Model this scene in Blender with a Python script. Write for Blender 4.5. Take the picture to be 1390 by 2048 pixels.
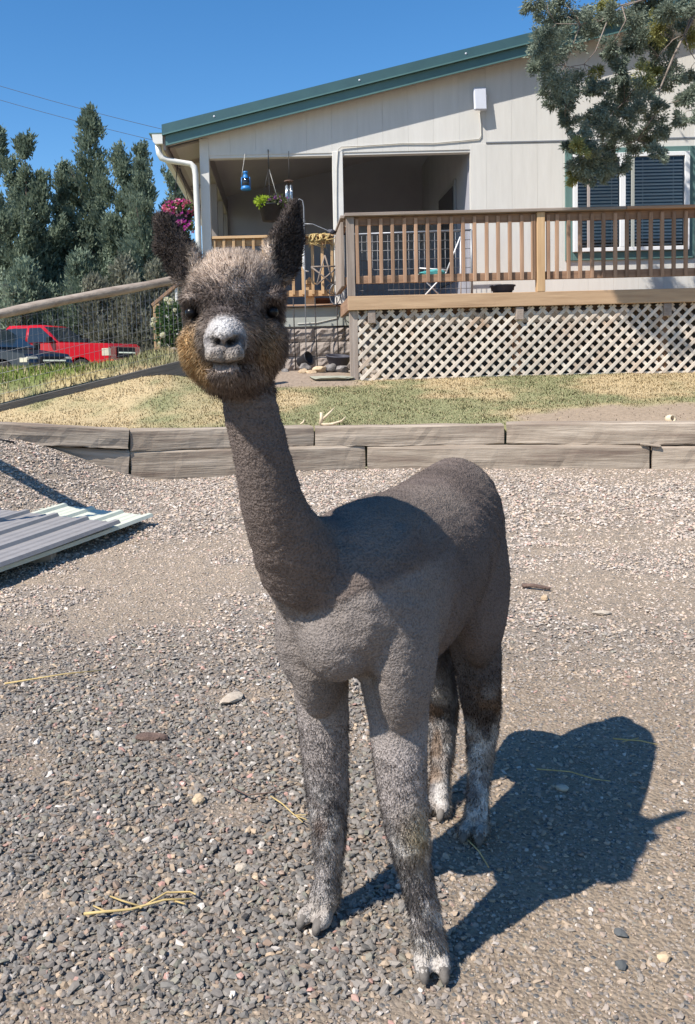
import bpy, bmesh, math, random
import numpy as np
from mathutils import Vector, Matrix, Euler

random.seed(7)
rng = np.random.default_rng(11)
scene = bpy.context.scene
for o in list(bpy.data.objects):
    bpy.data.objects.remove(o)
C = scene.collection
R = math.radians

# ------------------------------------------------------------------ camera
PITCH, ROLL, CAMH = math.atan(122 / 1770), 0.0245, 1.14
cd = bpy.data.cameras.new('camera')
cam = bpy.data.objects.new('camera', cd)
C.objects.link(cam)
cd.sensor_fit = 'VERTICAL'
cd.sensor_height = 36.0
cd.lens = 36.0 * 1770 / 2048
cd.shift_x = 125 / 2048
cd.shift_y = -162 / 2048
cd.clip_start, cd.clip_end = 0.05, 4000
_w = Vector((0, math.cos(PITCH), -math.sin(PITCH)))
_u0 = Vector((0, math.sin(PITCH), math.cos(PITCH)))
_r = math.cos(ROLL) * Vector((1, 0, 0)) - math.sin(ROLL) * _u0
_u = math.sin(ROLL) * Vector((1, 0, 0)) + math.cos(ROLL) * _u0
cam.matrix_world = Matrix(((_r.x, _u.x, -_w.x, 0), (_r.y, _u.y, -_w.y, 0), (_r.z, _u.z, -_w.z, CAMH), (0, 0, 0, 1)))
scene.camera = cam

# ------------------------------------------------------------------ sky, sun, exposure
SUN_EL, SUN_AZ = R(49.5), R(36.5)          # azimuth: direction the shadows run, from +X towards +Y
world = bpy.data.worlds.new('World')
scene.world = world
world.use_nodes = True
wn = world.node_tree
bg = wn.nodes['Background']
sky = wn.nodes.new('ShaderNodeTexSky')
sky.sky_type = 'NISHITA'
sky.sun_disc = False
sky.sun_elevation = SUN_EL
sky.sun_rotation = math.atan2(-math.cos(SUN_AZ), -math.sin(SUN_AZ)) % (2 * math.pi)
sky.altitude = 900
sky.air_density = 1.0
sky.dust_density = 0.25
sky.ozone_density = 2.0
hs = wn.nodes.new('ShaderNodeHueSaturation')
hs.inputs['Saturation'].default_value = 1.31
wn.links.new(sky.outputs[0], hs.inputs['Color'])
wn.links.new(hs.outputs[0], bg.inputs[0])
bg.inputs[1].default_value = 0.125
sd = bpy.data.lights.new('sun', 'SUN')
sun = bpy.data.objects.new('sun', sd)
C.objects.link(sun)
sd.energy = 5.0
sd.angle = R(0.55)
sd.color = (1.0, 0.94, 0.86)
SUND = Vector((math.cos(SUN_EL) * math.cos(SUN_AZ), math.cos(SUN_EL) * math.sin(SUN_AZ), -math.sin(SUN_EL)))
sun.rotation_euler = SUND.to_track_quat('-Z', 'Y').to_euler()
sun.location = (-6, -6, 14)
scene.view_settings.view_transform = 'Standard'
scene.view_settings.look = 'None'
scene.view_settings.exposure = 0.5
scene.view_settings.gamma = 1.0

# ------------------------------------------------------------------ helpers
def vnoise(P, s=1.0, seed=0):
    P = np.asarray(P, float) * s
    i = np.floor(P).astype(np.int64)
    f = P - i
    f = f * f * (3 - 2 * f)
    def h(dx, dy, dz):
        n = ((i[..., 0] + dx) * 374761393 + (i[..., 1] + dy) * 668265263 + (i[..., 2] + dz) * 1442695041 + seed * 974634777) & 0x7fffffff
        n = ((n ^ (n >> 13)) * 1274126177) & 0x7fffffff
        return ((n ^ (n >> 16)) & 0xffff) / 65535.0
    x, y, z = f[..., 0], f[..., 1], f[..., 2]
    def lerp(a, b, t): return a + (b - a) * t
    return lerp(lerp(lerp(h(0, 0, 0), h(1, 0, 0), x), lerp(h(0, 1, 0), h(1, 1, 0), x), y),
                lerp(lerp(h(0, 0, 1), h(1, 0, 1), x), lerp(h(0, 1, 1), h(1, 1, 1), x), y), z)
def fbm(P, s=1.0, seed=0, oct=3):
    a, t, r = 1.0, 0.0, 0.0
    for k in range(oct):
        r = r + a * vnoise(P, s * 2 ** k, seed + k * 17)
        t += a
        a *= 0.5
    return r / t
def sstep(a, b, x):
    t = np.clip((np.asarray(x, float) - a) / (b - a), 0, 1)
    return t * t * (3 - 2 * t)
def lin(r, g, b):
    return tuple(((c / 255) / 12.92 if c / 255 <= 0.04045 else ((c / 255 + 0.055) / 1.055) ** 2.4) for c in (r, g, b))

MATS = {}
def _base(name):
    m = bpy.data.materials.new(name)
    m.use_nodes = True
    MATS[name] = m
    n = m.node_tree.nodes
    return m, n, m.node_tree.links, n['Principled BSDF']
def pm(name, c1, c2=None, scale=8.0, rough=0.7, bump=0.0, stretch=(1, 1, 1), detail=4.0, vary=0.0, spec=0.3, metal=0.0, c3=None, bscale=None):
    """procedural material: two or three tones mixed by stretched noise, bump from a finer one, random value per object"""
    m, n, l, b = _base(name)
    b.inputs['Roughness'].default_value = rough
    b.inputs['Specular IOR Level'].default_value = spec
    b.inputs['Metallic'].default_value = metal
    c2 = c2 or tuple(x * 0.8 for x in c1)
    tc = n.new('ShaderNodeTexCoord')
    oi = n.new('ShaderNodeObjectInfo')
    va = n.new('ShaderNodeVectorMath'); va.operation = 'MULTIPLY_ADD'
    cmb = n.new('ShaderNodeCombineXYZ')
    mul = n.new('ShaderNodeMath'); mul.operation = 'MULTIPLY'; mul.inputs[1].default_value = 37.0
    l.new(oi.outputs['Random'], mul.inputs[0])
    for k in range(3): l.new(mul.outputs[0], cmb.inputs[k])
    va.inputs[1].default_value = stretch
    l.new(tc.outputs['Object'], va.inputs[0]); l.new(cmb.outputs[0], va.inputs[2])
    t = n.new('ShaderNodeTexNoise')
    t.inputs['Scale'].default_value = scale
    t.inputs['Detail'].default_value = detail
    t.inputs['Roughness'].default_value = 0.62
    l.new(va.outputs[0], t.inputs['Vector'])
    cr = n.new('ShaderNodeValToRGB')
    cr.color_ramp.elements[0].position = 0.3
    cr.color_ramp.elements[0].color = (*c2, 1)
    cr.color_ramp.elements[1].position = 0.68
    cr.color_ramp.elements[1].color = (*c1, 1)
    if c3:
        e = cr.color_ramp.elements.new(0.5); e.color = (*c3, 1)
    l.new(t.outputs['Fac'], cr.inputs[0])
    out = cr.outputs[0]
    if vary:
        mr = n.new('ShaderNodeMapRange')
        mr.inputs['To Min'].default_value = 1 - vary
        mr.inputs['To Max'].default_value = 1 + vary
        l.new(oi.outputs['Random'], mr.inputs['Value'])
        vm = n.new('ShaderNodeVectorMath'); vm.operation = 'SCALE'
        l.new(out, vm.inputs[0]); l.new(mr.outputs[0], vm.inputs['Scale'])
        out = vm.outputs[0]
    l.new(out, b.inputs['Base Color'])
    if bump:
        t2 = n.new('ShaderNodeTexNoise')
        t2.inputs['Scale'].default_value = bscale or scale * 4
        t2.inputs['Detail'].default_value = 5
        l.new(va.outputs[0], t2.inputs['Vector'])
        bp = n.new('ShaderNodeBump')
        bp.inputs['Strength'].default_value = bump
        bp.inputs['Distance'].default_value = 0.01
        l.new(t2.outputs['Fac'], bp.inputs['Height'])
        l.new(bp.outputs[0], b.inputs['Normal'])
    return m
def am(name, rough=0.8, spec=0.2, bscale=0, bump=0.0, sss=0.0, sheen=0.0, trans=0.0, pits=False):
    """material that takes its colour from the mesh attribute Col"""
    m, n, l, b = _base(name)
    a = n.new('ShaderNodeAttribute'); a.attribute_name = 'Col'
    l.new(a.outputs['Color'], b.inputs['Base Color'])
    b.inputs['Roughness'].default_value = rough
    b.inputs['Specular IOR Level'].default_value = spec
    b.inputs['Sheen Weight'].default_value = sheen
    if bump:
        tc = n.new('ShaderNodeTexCoord')
        t = n.new('ShaderNodeTexNoise'); t.inputs['Scale'].default_value = bscale; t.inputs['Detail'].default_value = 3
        l.new(tc.outputs['Object'], t.inputs['Vector'])
        bp = n.new('ShaderNodeBump'); bp.inputs['Strength'].default_value = bump; bp.inputs['Distance'].default_value = 0.01
        l.new(t.outputs['Fac'], bp.inputs['Height']); l.new(bp.outputs[0], b.inputs['Normal'])
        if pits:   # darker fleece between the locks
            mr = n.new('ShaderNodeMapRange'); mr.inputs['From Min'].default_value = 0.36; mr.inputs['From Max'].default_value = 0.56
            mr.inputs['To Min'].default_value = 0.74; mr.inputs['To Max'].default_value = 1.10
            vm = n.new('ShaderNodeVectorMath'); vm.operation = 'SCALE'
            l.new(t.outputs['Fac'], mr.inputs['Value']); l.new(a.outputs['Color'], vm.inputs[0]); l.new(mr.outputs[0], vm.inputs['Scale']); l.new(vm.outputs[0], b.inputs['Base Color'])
    if trans:
        tr = n.new('ShaderNodeBsdfTranslucent'); mx = n.new('ShaderNodeMixShader'); mx.inputs[0].default_value = trans
        l.new(a.outputs['Color'], tr.inputs[0]); l.new(b.outputs[0], mx.inputs[1]); l.new(tr.outputs[0], mx.inputs[2])
        l.new(mx.outputs[0], n['Material Output'].inputs[0])
    return m

WL = {}
def link(o, parent=None):
    C.objects.link(o)
    if parent is not None:
        o.parent = parent
        o.matrix_parent_inverse = Matrix.Translation(-WL[parent.name])
    WL[o.name] = Vector(o.location)
    return o
def tag(o, label=None, cat=None, group=None, kind=None):
    if label: o['label'] = label
    if cat: o['category'] = cat
    if group: o['group'] = group
    if kind: o['kind'] = kind
    return o
def thing(name, label, cat, loc=(0, 0, 0), group=None):
    o = bpy.data.objects.new(name, None)
    o.empty_display_size = 0.05
    o.location = loc
    link(o)
    return tag(o, label, cat, group)
def obj(name, me, parent=None, mat=None, loc=(0, 0, 0), rot=None):
    o = bpy.data.objects.new(name, me)
    o.location = loc
    if rot is not None: o.rotation_euler = rot
    if mat is not None and not me.materials: me.materials.append(MATS[mat])
    return link(o, parent)
def pym(name, V, F, smooth=False):
    me = bpy.data.meshes.new(name)
    me.from_pydata([tuple(map(float, v)) for v in V], [], [tuple(map(int, f)) for f in F])
    me.shade_smooth() if smooth else me.shade_flat()
    me.update()
    return me
def npm(name, V, F, col=None, smooth=False, normals=None):
    """fast mesh from numpy arrays; F is (n,3) or (n,4); col per vertex"""
    me = bpy.data.meshes.new(name)
    V = np.ascontiguousarray(V, np.float32); F = np.ascontiguousarray(F, np.int32)
    k = F.shape[1]
    me.vertices.add(len(V)); me.vertices.foreach_set('co', V.ravel())
    me.loops.add(F.size); me.loops.foreach_set('vertex_index', F.ravel())
    me.polygons.add(len(F))
    me.polygons.foreach_set('loop_start', np.arange(0, F.size, k, dtype=np.int32))
    me.polygons.foreach_set('loop_total', np.full(len(F), k, np.int32))
    me.update(calc_edges=True)
    if col is not None:
        a = me.color_attributes.new('Col', 'FLOAT_COLOR', 'POINT')
        c4 = np.ones((len(V), 4), np.float32); c4[:, :3] = col
        a.data.foreach_set('color', c4.ravel())
    if smooth: me.shade_smooth()
    else: me.shade_flat()
    if normals is not None:
        me.shade_smooth()
        me.normals_split_custom_set_from_vertices(np.ascontiguousarray(normals, np.float32))
    return me
BOXES = {}
def box_me(size, mat, bev=0.004, key=''):
    k = (tuple(round(s, 4) for s in size), mat, bev, key)
    if k not in BOXES:
        bm = bmesh.new()
        bmesh.ops.create_cube(bm, size=1.0)
        bmesh.ops.scale(bm, vec=size, verts=bm.verts)
        if bev:
            bmesh.ops.bevel(bm, geom=bm.edges[:], offset=min(bev, min(size) * 0.3), segments=1, affect='EDGES')
        me = bpy.data.meshes.new('box'); bm.to_mesh(me); bm.free()
        if mat: me.materials.append(MATS[mat])
        BOXES[k] = me
    return BOXES[k]
def box(name, c, size, mat, parent=None, rot=None, bev=0.004):
    return obj(name, box_me(size, mat, bev), parent, None, c, rot)
def span(name, x0, x1, y0, y1, z0, z1, mat, parent=None, bev=0.004):
    return box(name, ((x0 + x1) / 2, (y0 + y1) / 2, (z0 + z1) / 2), (x1 - x0, y1 - y0, z1 - z0), mat, parent, None, bev)
def prism(name, pts, y0, y1, mat, parent=None):
    """polygon in XZ extruded from y0 to y1"""
    n = len(pts)
    V = [(x, y0, z) for x, z in pts] + [(x, y1, z) for x, z in pts]
    F = [list(range(n)), list(range(2 * n - 1, n - 1, -1))] + [(i, i + n, (i + 1) % n + n, (i + 1) % n) for i in range(n)]
    me = pym(name, V, F)
    bm = bmesh.new(); bm.from_mesh(me); bmesh.ops.recalc_face_normals(bm, faces=bm.faces); bm.to_mesh(me); bm.free()
    c = np.mean(V, axis=0)
    me.transform(Matrix.Translation(-Vector(c)))
    return obj(name, me, parent, mat, tuple(c))
def tube_vf(pts, rad, seg=8, flat=None, caps=True):
    P = [Vector(p) for p in pts]
    if not hasattr(rad, '__len__'): rad = [rad] * len(P)
    V, F = [], []
    ref = None
    for i, p in enumerate(P):
        t = (P[min(i + 1, len(P) - 1)] - P[max(i - 1, 0)]).normalized()
        if ref is None:
            ref = Vector((0, 0, 1)) if abs(t.z) < 0.9 else Vector((1, 0, 0))
        a = (ref - t * ref.dot(t)).normalized()
        b = t.cross(a)
        ref = a
        for k in range(seg):
            an = 2 * math.pi * k / seg
            q = p + (a * math.cos(an) * rad[i] * (flat or 1) + b * math.sin(an) * rad[i])
            V.append(tuple(q))
    for i in range(len(P) - 1):
        for k in range(seg):
            F.append((i * seg + k, i * seg + (k + 1) % seg, (i + 1) * seg + (k + 1) % seg, (i + 1) * seg + k))
    if caps:
        F.append(tuple(range(seg - 1, -1, -1)))
        F.append(tuple((len(P) - 1) * seg + k for k in range(seg)))
    return V, F
def tube(name, pts, rad, mat, parent=None, seg=8, flat=None):
    V, F = tube_vf(pts, rad, seg, flat)
    c = Vector(pts[0])
    me = pym(name, [Vector(v) - c for v in V], F, smooth=seg > 4)
    return obj(name, me, parent, mat, tuple(c))
def tubes(name, paths, mat, parent=None, seg=6):
    """several bars of one part"""
    V, F = [], []
    for pts, rad in paths:
        v, f = tube_vf(pts, rad, seg)
        o = len(V)
        V += v; F += [tuple(i + o for i in q) for q in f]
    return obj(name, pym(name, V, F, smooth=True), parent, mat)
def lathe(name, prof, mat, parent=None, loc=(0, 0, 0), seg=20, rot=None):
    V, F = [], []
    n = len(prof)
    for k in range(seg):
        a = 2 * math.pi * k / seg
        V += [(r * math.cos(a), r * math.sin(a), z) for r, z in prof]
    for k in range(seg):
        for i in range(n - 1):
            F.append((k * n + i, ((k + 1) % seg) * n + i, ((k + 1) % seg) * n + i + 1, k * n + i + 1))
    me = pym(name, V, F, smooth=True)
    bm = bmesh.new(); bm.from_mesh(me); bmesh.ops.remove_doubles(bm, verts=bm.verts, dist=1e-5)
    bmesh.ops.recalc_face_normals(bm, faces=bm.faces); bm.to_mesh(me); bm.free()
    me.shade_smooth()
    return obj(name, me, parent, mat, loc, rot)
def rock_me(name, size, seed, mat, sub=2):
    bm = bmesh.new()
    bmesh.ops.create_icosphere(bm, subdivisions=sub, radius=1.0)
    r_ = random.Random(seed)
    pl = [Vector((r_.gauss(0, 1), r_.gauss(0, 1), r_.gauss(0, 1))).normalized() for _ in range(9)]
    for v in bm.verts:
        d = v.co.normalized()
        k = min([0.72 / max(0.25, d.dot(p)) for p in pl if d.dot(p) > 0.3] + [1.15])
        v.co = Vector((d.x * k * size[0], d.y * k * size[1], d.z * k * size[2]))
    me = bpy.data.meshes.new(name); bm.to_mesh(me); bm.free()
    me.materials.append(MATS[mat])
    return me

# ------------------------------------------------------------------ terrain heights
def h_yard(X, Y):
    X = np.asarray(X, float); Y = np.asarray(Y, float)
    z = 0.044 * (Y - 1.65) + 0.42 * sstep(-1.0, -2.3, X) * sstep(4.5, 7.0, Y)
    P = np.stack([X, Y, 0 * X], -1)
    return z + 0.018 * (fbm(P, 1.7, 5) - 0.5) * sstep(2.6, 4.0, Y) + 0.012 * (fbm(P, 5.0, 9) - 0.5)
def h_up(X, Y):
    X = np.asarray(X, float); Y = np.asarray(Y, float)
    z = 0.60 + 0.158 * (np.clip(Y, 7.0, 10.15) - 7.65)
    z = z + 0.30 * sstep(-0.2, -1.5, X) * sstep(8.2, 9.5, Y) - 0.24 * sstep(-1.4, -2.8, X) * sstep(9.4, 11.5, Y)
    z = z + 0.10 * sstep(-1.3, -2.4, X) * sstep(8.6, 7.2, Y)
    z = z - 0.50 * sstep(-1.2, -2.2, X) * sstep(14.0, 18.0, Y)
    z = z + 0.13 * sstep(10.05, 10.8, Y) * sstep(0.95, 0.80, X) * sstep(-2.2, -1.4, X)
    z = z + 1.2 * sstep(40, 160, Y)
    P = np.stack([X, Y, 0 * X], -1)
    return z + 0.03 * (fbm(P, 1.3, 21) - 0.5)
WALLX = [-3.6, -2.5, -1.28, 0.2, 1.90, 3.4, 5.2, 8.0]        # front line of the retaining wall
WALLY = [6.55, 6.95, 7.30, 7.66, 7.62, 7.22, 6.9, 6.5]
def wall_y(X): return np.interp(X, WALLX, WALLY)

# ------------------------------------------------------------------ materials
pm('siding', (0.665, 0.645, 0.60), (0.615, 0.595, 0.55), scale=3.0, rough=0.75, bump=0.12, stretch=(6, 6, 0.6), vary=0.03)
pm('trim_cream', (0.69, 0.67, 0.625), (0.63, 0.61, 0.565), scale=4.0, rough=0.6, bump=0.05, vary=0.03)
pm('green_trim', (0.115, 0.20, 0.185), (0.095, 0.17, 0.158), scale=5.0, rough=0.55, bump=0.05)
pm('green_metal', (0.055, 0.118, 0.125), (0.047, 0.10, 0.11), scale=5.0, rough=0.38, spec=0.5)
pm('green_metal_light', (0.10, 0.195, 0.185), (0.085, 0.17, 0.165), scale=5.0, rough=0.4, spec=0.5)
pm('soffit', (0.42, 0.36, 0.33), (0.38, 0.33, 0.30), scale=6, rough=0.8)
pm('vinyl_white', (0.80, 0.80, 0.80), (0.76, 0.76, 0.76), scale=5, rough=0.4, spec=0.5)
pm('downspout_white', (0.72, 0.71, 0.66), (0.64, 0.63, 0.58), scale=6, rough=0.45, spec=0.45)
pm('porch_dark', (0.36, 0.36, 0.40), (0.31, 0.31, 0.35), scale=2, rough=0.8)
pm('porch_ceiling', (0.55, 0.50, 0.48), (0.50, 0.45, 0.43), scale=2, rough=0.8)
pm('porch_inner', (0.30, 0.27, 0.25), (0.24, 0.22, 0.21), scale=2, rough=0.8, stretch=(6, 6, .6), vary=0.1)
for ax, st in (('x', (0.5, 7, 7)), ('y', (7, 0.5, 7)), ('z', (7, 7, 0.5))):
    pm('deckwood_' + ax, (0.40, 0.255, 0.165), (0.25, 0.15, 0.095), scale=3.0, rough=0.75, bump=0.3, stretch=st, vary=0.22, c3=(0.335, 0.205, 0.13))
    pm('greywood_' + ax, (0.36, 0.30, 0.255), (0.22, 0.175, 0.145), scale=3.0, rough=0.85, bump=0.35, stretch=st, vary=0.15, c3=(0.29, 0.235, 0.195))
    pm('palewood_' + ax, (0.56, 0.38, 0.21), (0.43, 0.27, 0.14), scale=3.0, rough=0.7, bump=0.2, stretch=st, vary=0.14)
    pm('timber_' + ax, (0.46, 0.385, 0.305), (0.19, 0.14, 0.108), scale=2.6, rough=0.9, bump=0.7, stretch=st, vary=0.10, detail=7, c3=(0.32, 0.26, 0.20))
pm('fascia_wood', (0.52, 0.355, 0.215), (0.36, 0.23, 0.135), scale=2.4, rough=0.75, bump=0.25, stretch=(0.6, 7, 7), detail=6, c3=(0.45, 0.30, 0.18))
pm('lattice', (0.66, 0.60, 0.51), (0.40, 0.28, 0.19), scale=2.0, rough=0.8, bump=0.2, vary=0.16, detail=5, c3=(0.60, 0.52, 0.43))
pm('skirting', (0.40, 0.41, 0.37), (0.35, 0.365, 0.33), scale=5, rough=0.7)
pm('block', (0.36, 0.31, 0.27), (0.25, 0.21, 0.185), scale=14, rough=0.95, bump=1.0, bscale=26, vary=0.08)
pm('mortar', (0.15, 0.135, 0.12), scale=20, rough=1)
pm('glass_dark', (0.03, 0.035, 0.04), (0.02, 0.025, 0.03), rough=0.08, spec=0.6)
pm('blind', (0.72, 0.69, 0.63), (0.68, 0.65, 0.6), rough=0.5)
pm('black_metal', (0.02, 0.021, 0.024), (0.015, 0.016, 0.018), rough=0.45, spec=0.4)
pm('grey_metal', (0.30, 0.31, 0.33), (0.24, 0.25, 0.27), rough=0.45, spec=0.5, metal=0.4)
pm('wire', (0.34, 0.34, 0.35), (0.22, 0.22, 0.23), rough=0.5, metal=0.5)
pm('rust_wire', (0.05, 0.045, 0.045), (0.03, 0.028, 0.028), rough=0.7)
pm('antenna_white', (0.62, 0.64, 0.70), (0.58, 0.60, 0.66), rough=0.5)
pm('cable_white', (0.55, 0.53, 0.48), rough=0.6)
pm('black_plastic', (0.022, 0.022, 0.026), (0.03, 0.03, 0.035), scale=20, rough=0.5)
pm('slate_plastic', (0.045, 0.045, 0.06), (0.06, 0.06, 0.075), scale=12, rough=0.6)
pm('lantern_blue', (0.03, 0.22, 0.55), (0.02, 0.16, 0.42), scale=12, rough=0.4, spec=0.5)
pm('chime_metal', (0.55, 0.62, 0.68), (0.45, 0.52, 0.58), rough=0.25, metal=0.7)
pm('teal_cloth', (0.09, 0.36, 0.36), (0.05, 0.24, 0.25), scale=14, rough=0.8)
pm('terracotta', (0.25, 0.10, 0.055), (0.19, 0.075, 0.04), scale=10, rough=0.8)
pm('rock_grey', (0.30, 0.275, 0.255), (0.14, 0.13, 0.125), scale=14, rough=0.95, bump=0.8, vary=0.15)
pm('rock_tan', (0.58, 0.45, 0.30), (0.36, 0.25, 0.15), scale=12, rough=0.95, bump=0.6, vary=0.15)
pm('slab_stone', (0.36, 0.36, 0.28), (0.29, 0.285, 0.22), scale=9, rough=0.9, bump=0.4)
pm('antler', (0.74, 0.62, 0.44), (0.55, 0.42, 0.27), scale=12, rough=0.7, bump=0.2)
pm('straw', (0.56, 0.42, 0.19), (0.42, 0.30, 0.12), scale=20, rough=0.8)
pm('bark', (0.20, 0.135, 0.105), (0.09, 0.06, 0.05), scale=20, rough=1, bump=0.8)
pm('stone_dark', (0.12, 0.125, 0.125), (0.075, 0.08, 0.08), scale=14, rough=0.9, bump=0.4)
pm('stone_pale', (0.55, 0.48, 0.38), (0.42, 0.34, 0.26), scale=14, rough=0.9, bump=0.4)
pm('sheet_green', (0.66, 0.67, 0.54), (0.58, 0.59, 0.48), scale=6, rough=0.5, spec=0.3, stretch=(.5, 4, 1))
pm('sheet_grey', (0.32, 0.30, 0.285), (0.26, 0.245, 0.235), scale=5, rough=0.5, spec=0.4, stretch=(0.5, 4, 1))
pm('rail_log', (0.40, 0.335, 0.275), (0.22, 0.17, 0.135), scale=2.5, rough=0.9, bump=0.6, stretch=(0.6, 6, 6), detail=6)
pm('board_dark', (0.15, 0.135, 0.12), (0.10, 0.09, 0.08), scale=3, rough=0.9, bump=0.4, stretch=(0.6, 6, 6))
pm('trunk', (0.19, 0.145, 0.12), (0.085, 0.062, 0.05), scale=6, rough=1, bump=0.8, stretch=(4, 4, .6))
pm('branch_grey', (0.30, 0.25, 0.215), (0.17, 0.135, 0.11), scale=10, rough=1, bump=0.5)
pm('red_paint', (0.50, 0.012, 0.022), (0.45, 0.01, 0.018), scale=3, rough=0.22, spec=0.6)
pm('navy_paint', (0.020, 0.028, 0.045), (0.017, 0.024, 0.04), scale=3, rough=0.2, spec=0.6)
pm('car_glass', (0.02, 0.03, 0.04), rough=0.05, spec=0.7)
pm('car_dark', (0.012, 0.012, 0.014), rough=0.7)
pm('tyre', (0.018, 0.018, 0.019), rough=0.85)
pm('alloy', (0.55, 0.56, 0.58), rough=0.3, metal=0.6)
pm('headlamp', (0.62, 0.58, 0.44), (0.5, 0.47, 0.36), rough=0.15, spec=0.7)
pm('chrome', (0.6, 0.6, 0.62), rough=0.15, metal=1.0)
pm('steel_cable', (0.10, 0.10, 0.11), rough=0.6)
am('stone_mix', rough=0.9, spec=0.15)
am('leafage', rough=0.75, spec=0.15, trans=0.35)
am('grass_blades', rough=0.8, spec=0.1, trans=0.2)
am('petal', rough=0.6, trans=0.3)
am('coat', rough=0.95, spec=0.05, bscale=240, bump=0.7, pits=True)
am('fur', rough=0.9, spec=0.08, trans=0.35)

def ground_mat(name, cols, pebbles):
    m, n, l, b = _base(name)
    b.inputs['Roughness'].default_value = 0.95
    b.inputs['Specular IOR Level'].default_value = 0.1
    a = n.new('ShaderNodeAttribute'); a.attribute_name = 'Col'
    tc = n.new('ShaderNodeTexCoord')
    t = n.new('ShaderNodeTexNoise'); t.inputs['Scale'].default_value = 26; t.inputs['Detail'].default_value = 8; t.inputs['Roughness'].default_value = 0.7
    l.new(tc.outputs['Object'], t.inputs['Vector'])
    mr = n.new('ShaderNodeMapRange'); mr.inputs['From Min'].default_value = 0.25; mr.inputs['From Max'].default_value = 0.75
    mr.inputs['To Min'].default_value = 0.68; mr.inputs['To Max'].default_value = 1.28
    l.new(t.outputs['Fac'], mr.inputs['Value'])
    vm = n.new('ShaderNodeVectorMath'); vm.operation = 'SCALE'
    l.new(a.outputs['Color'], vm.inputs[0]); l.new(mr.outputs[0], vm.inputs['Scale'])
    out = vm.outputs[0]
    t2 = n.new('ShaderNodeTexNoise'); t2.inputs['Scale'].default_value = 120; t2.inputs['Detail'].default_value = 6
    l.new(tc.outputs['Object'], t2.inputs['Vector'])
    hgt = t2.outputs['Fac']
    if pebbles:
        v = n.new('ShaderNodeTexVoronoi'); v.inputs['Scale'].default_value = 95
        l.new(tc.outputs['Object'], v.inputs['Vector'])
        sx = n.new('ShaderNodeSeparateColor'); l.new(v.outputs['Color'], sx.inputs[0])
        cr = n.new('ShaderNodeValToRGB')
        cr.color_ramp.interpolation = 'CONSTANT'
        for k, c in enumerate(cols):
            e = cr.color_ramp.elements[k] if k < 2 else cr.color_ramp.elements.new(k / len(cols))
            e.position = k / len(cols); e.color = (*c, 1)
        l.new(sx.outputs[0], cr.inputs[0])
        sel = n.new('ShaderNodeMath'); sel.operation = 'GREATER_THAN'; sel.inputs[1].default_value = 0.45
        l.new(sx.outputs[1], sel.inputs[0])
        near = n.new('ShaderNodeMath'); near.operation = 'LESS_THAN'; near.inputs[1].default_value = 0.5
        l.new(v.outputs['Distance'], near.inputs[0])
        mm = n.new('ShaderNodeMath'); mm.operation = 'MULTIPLY'
        l.new(sel.outputs[0], mm.inputs[0]); l.new(near.outputs[0], mm.inputs[1])
        mx = n.new('ShaderNodeMix'); mx.data_type = 'RGBA'
        l.new(mm.outputs[0], mx.inputs['Factor']); l.new(out, mx.inputs['A']); l.new(cr.outputs[0], mx.inputs['B'])
        out = mx.outputs['Result']
        sb = n.new('ShaderNodeMath'); sb.operation = 'SUBTRACT'
        l.new(t2.outputs['Fac'], sb.inputs[0]); l.new(v.outputs['Distance'], sb.inputs[1])
        hgt = sb.outputs[0]
    l.new(out, b.inputs['Base Color'])
    bp = n.new('ShaderNodeBump'); bp.inputs['Strength'].default_value = 0.7; bp.inputs['Distance'].default_value = 0.008
    l.new(hgt, bp.inputs['Height']); l.new(bp.outputs[0], b.inputs['Normal'])
    return m
ground_mat('gravel_ground', [(0.25, 0.205, 0.155), (0.16, 0.15, 0.14), (0.29, 0.235, 0.18), (0.21, 0.165, 0.125), (0.34, 0.285, 0.23), (0.13, 0.128, 0.122)], True)
ground_mat('lawn_ground', [], False)

# ------------------------------------------------------------------ ground sheets
def axis_x():
    f = np.arange(-9, 9.01, 0.12)
    g = 9 * np.geomspace(1.05, 200, 26)
    return np.concatenate([-g[::-1], f, g])
def grid_mesh(name, X, Y, Z, col):
    r_, c_ = X.shape
    i = np.arange(r_ * c_).reshape(r_, c_)
    F = np.stack([i[:-1, :-1], i[:-1, 1:], i[1:, 1:], i[1:, :-1]], -1).reshape(-1, 4)
    return npm(name, np.stack([X, Y, Z], -1).reshape(-1, 3), F, col.reshape(-1, 3), smooth=True)
def dirt_amount(X, Y):
    """1 where bare dirt shows between the stones"""
    P = np.stack([X, Y, 0 * X], -1)
    n = fbm(P, 1.6, 31, 4)
    n2 = fbm(P, 5.5, 77, 3)
    right = sstep(0.16, 0.46, X + 0.35 * (n - 0.5) + 0.12 * (n2 - 0.5) - 0.10 * (Y - 1.6)) * sstep(3.6, 2.6, Y + 0.8 * (n - 0.5))
    frontpatch = sstep(1.58, 1.44, Y + 0.2 * (n2 - 0.5)) * 0.8
    patch = sstep(0.60, 0.74, n2) * 0.7
    mid = sstep(0.52, 0.66, n) * 0.75 * sstep(2.6, 3.4, Y) * sstep(6.5, 4.5, Y)
    far = sstep(0.85, 0.15, np.abs(Y - (wall_y(X) - 0.25)) ) * 0.55 * sstep(0.2, 2.2, X)
    return np.clip(np.maximum.reduce([right * 0.94, patch, mid, frontpatch, far]), 0, 1)
ax = axis_x()
sy = np.concatenate([-np.geomspace(1500, 3.2, 24), np.arange(-3, 1.0, 0.12), np.linspace(1.0, 1.0, 1)])
v = np.linspace(0, 1, 110)[1:]
XX = np.repeat(ax[None], len(sy) + len(v), 0)
YY = np.concatenate([np.repeat(sy[:, None], len(ax), 1), 1.0 + v[:, None] * (wall_y(ax)[None] + 0.09 - 1.0)], 0)
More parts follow.
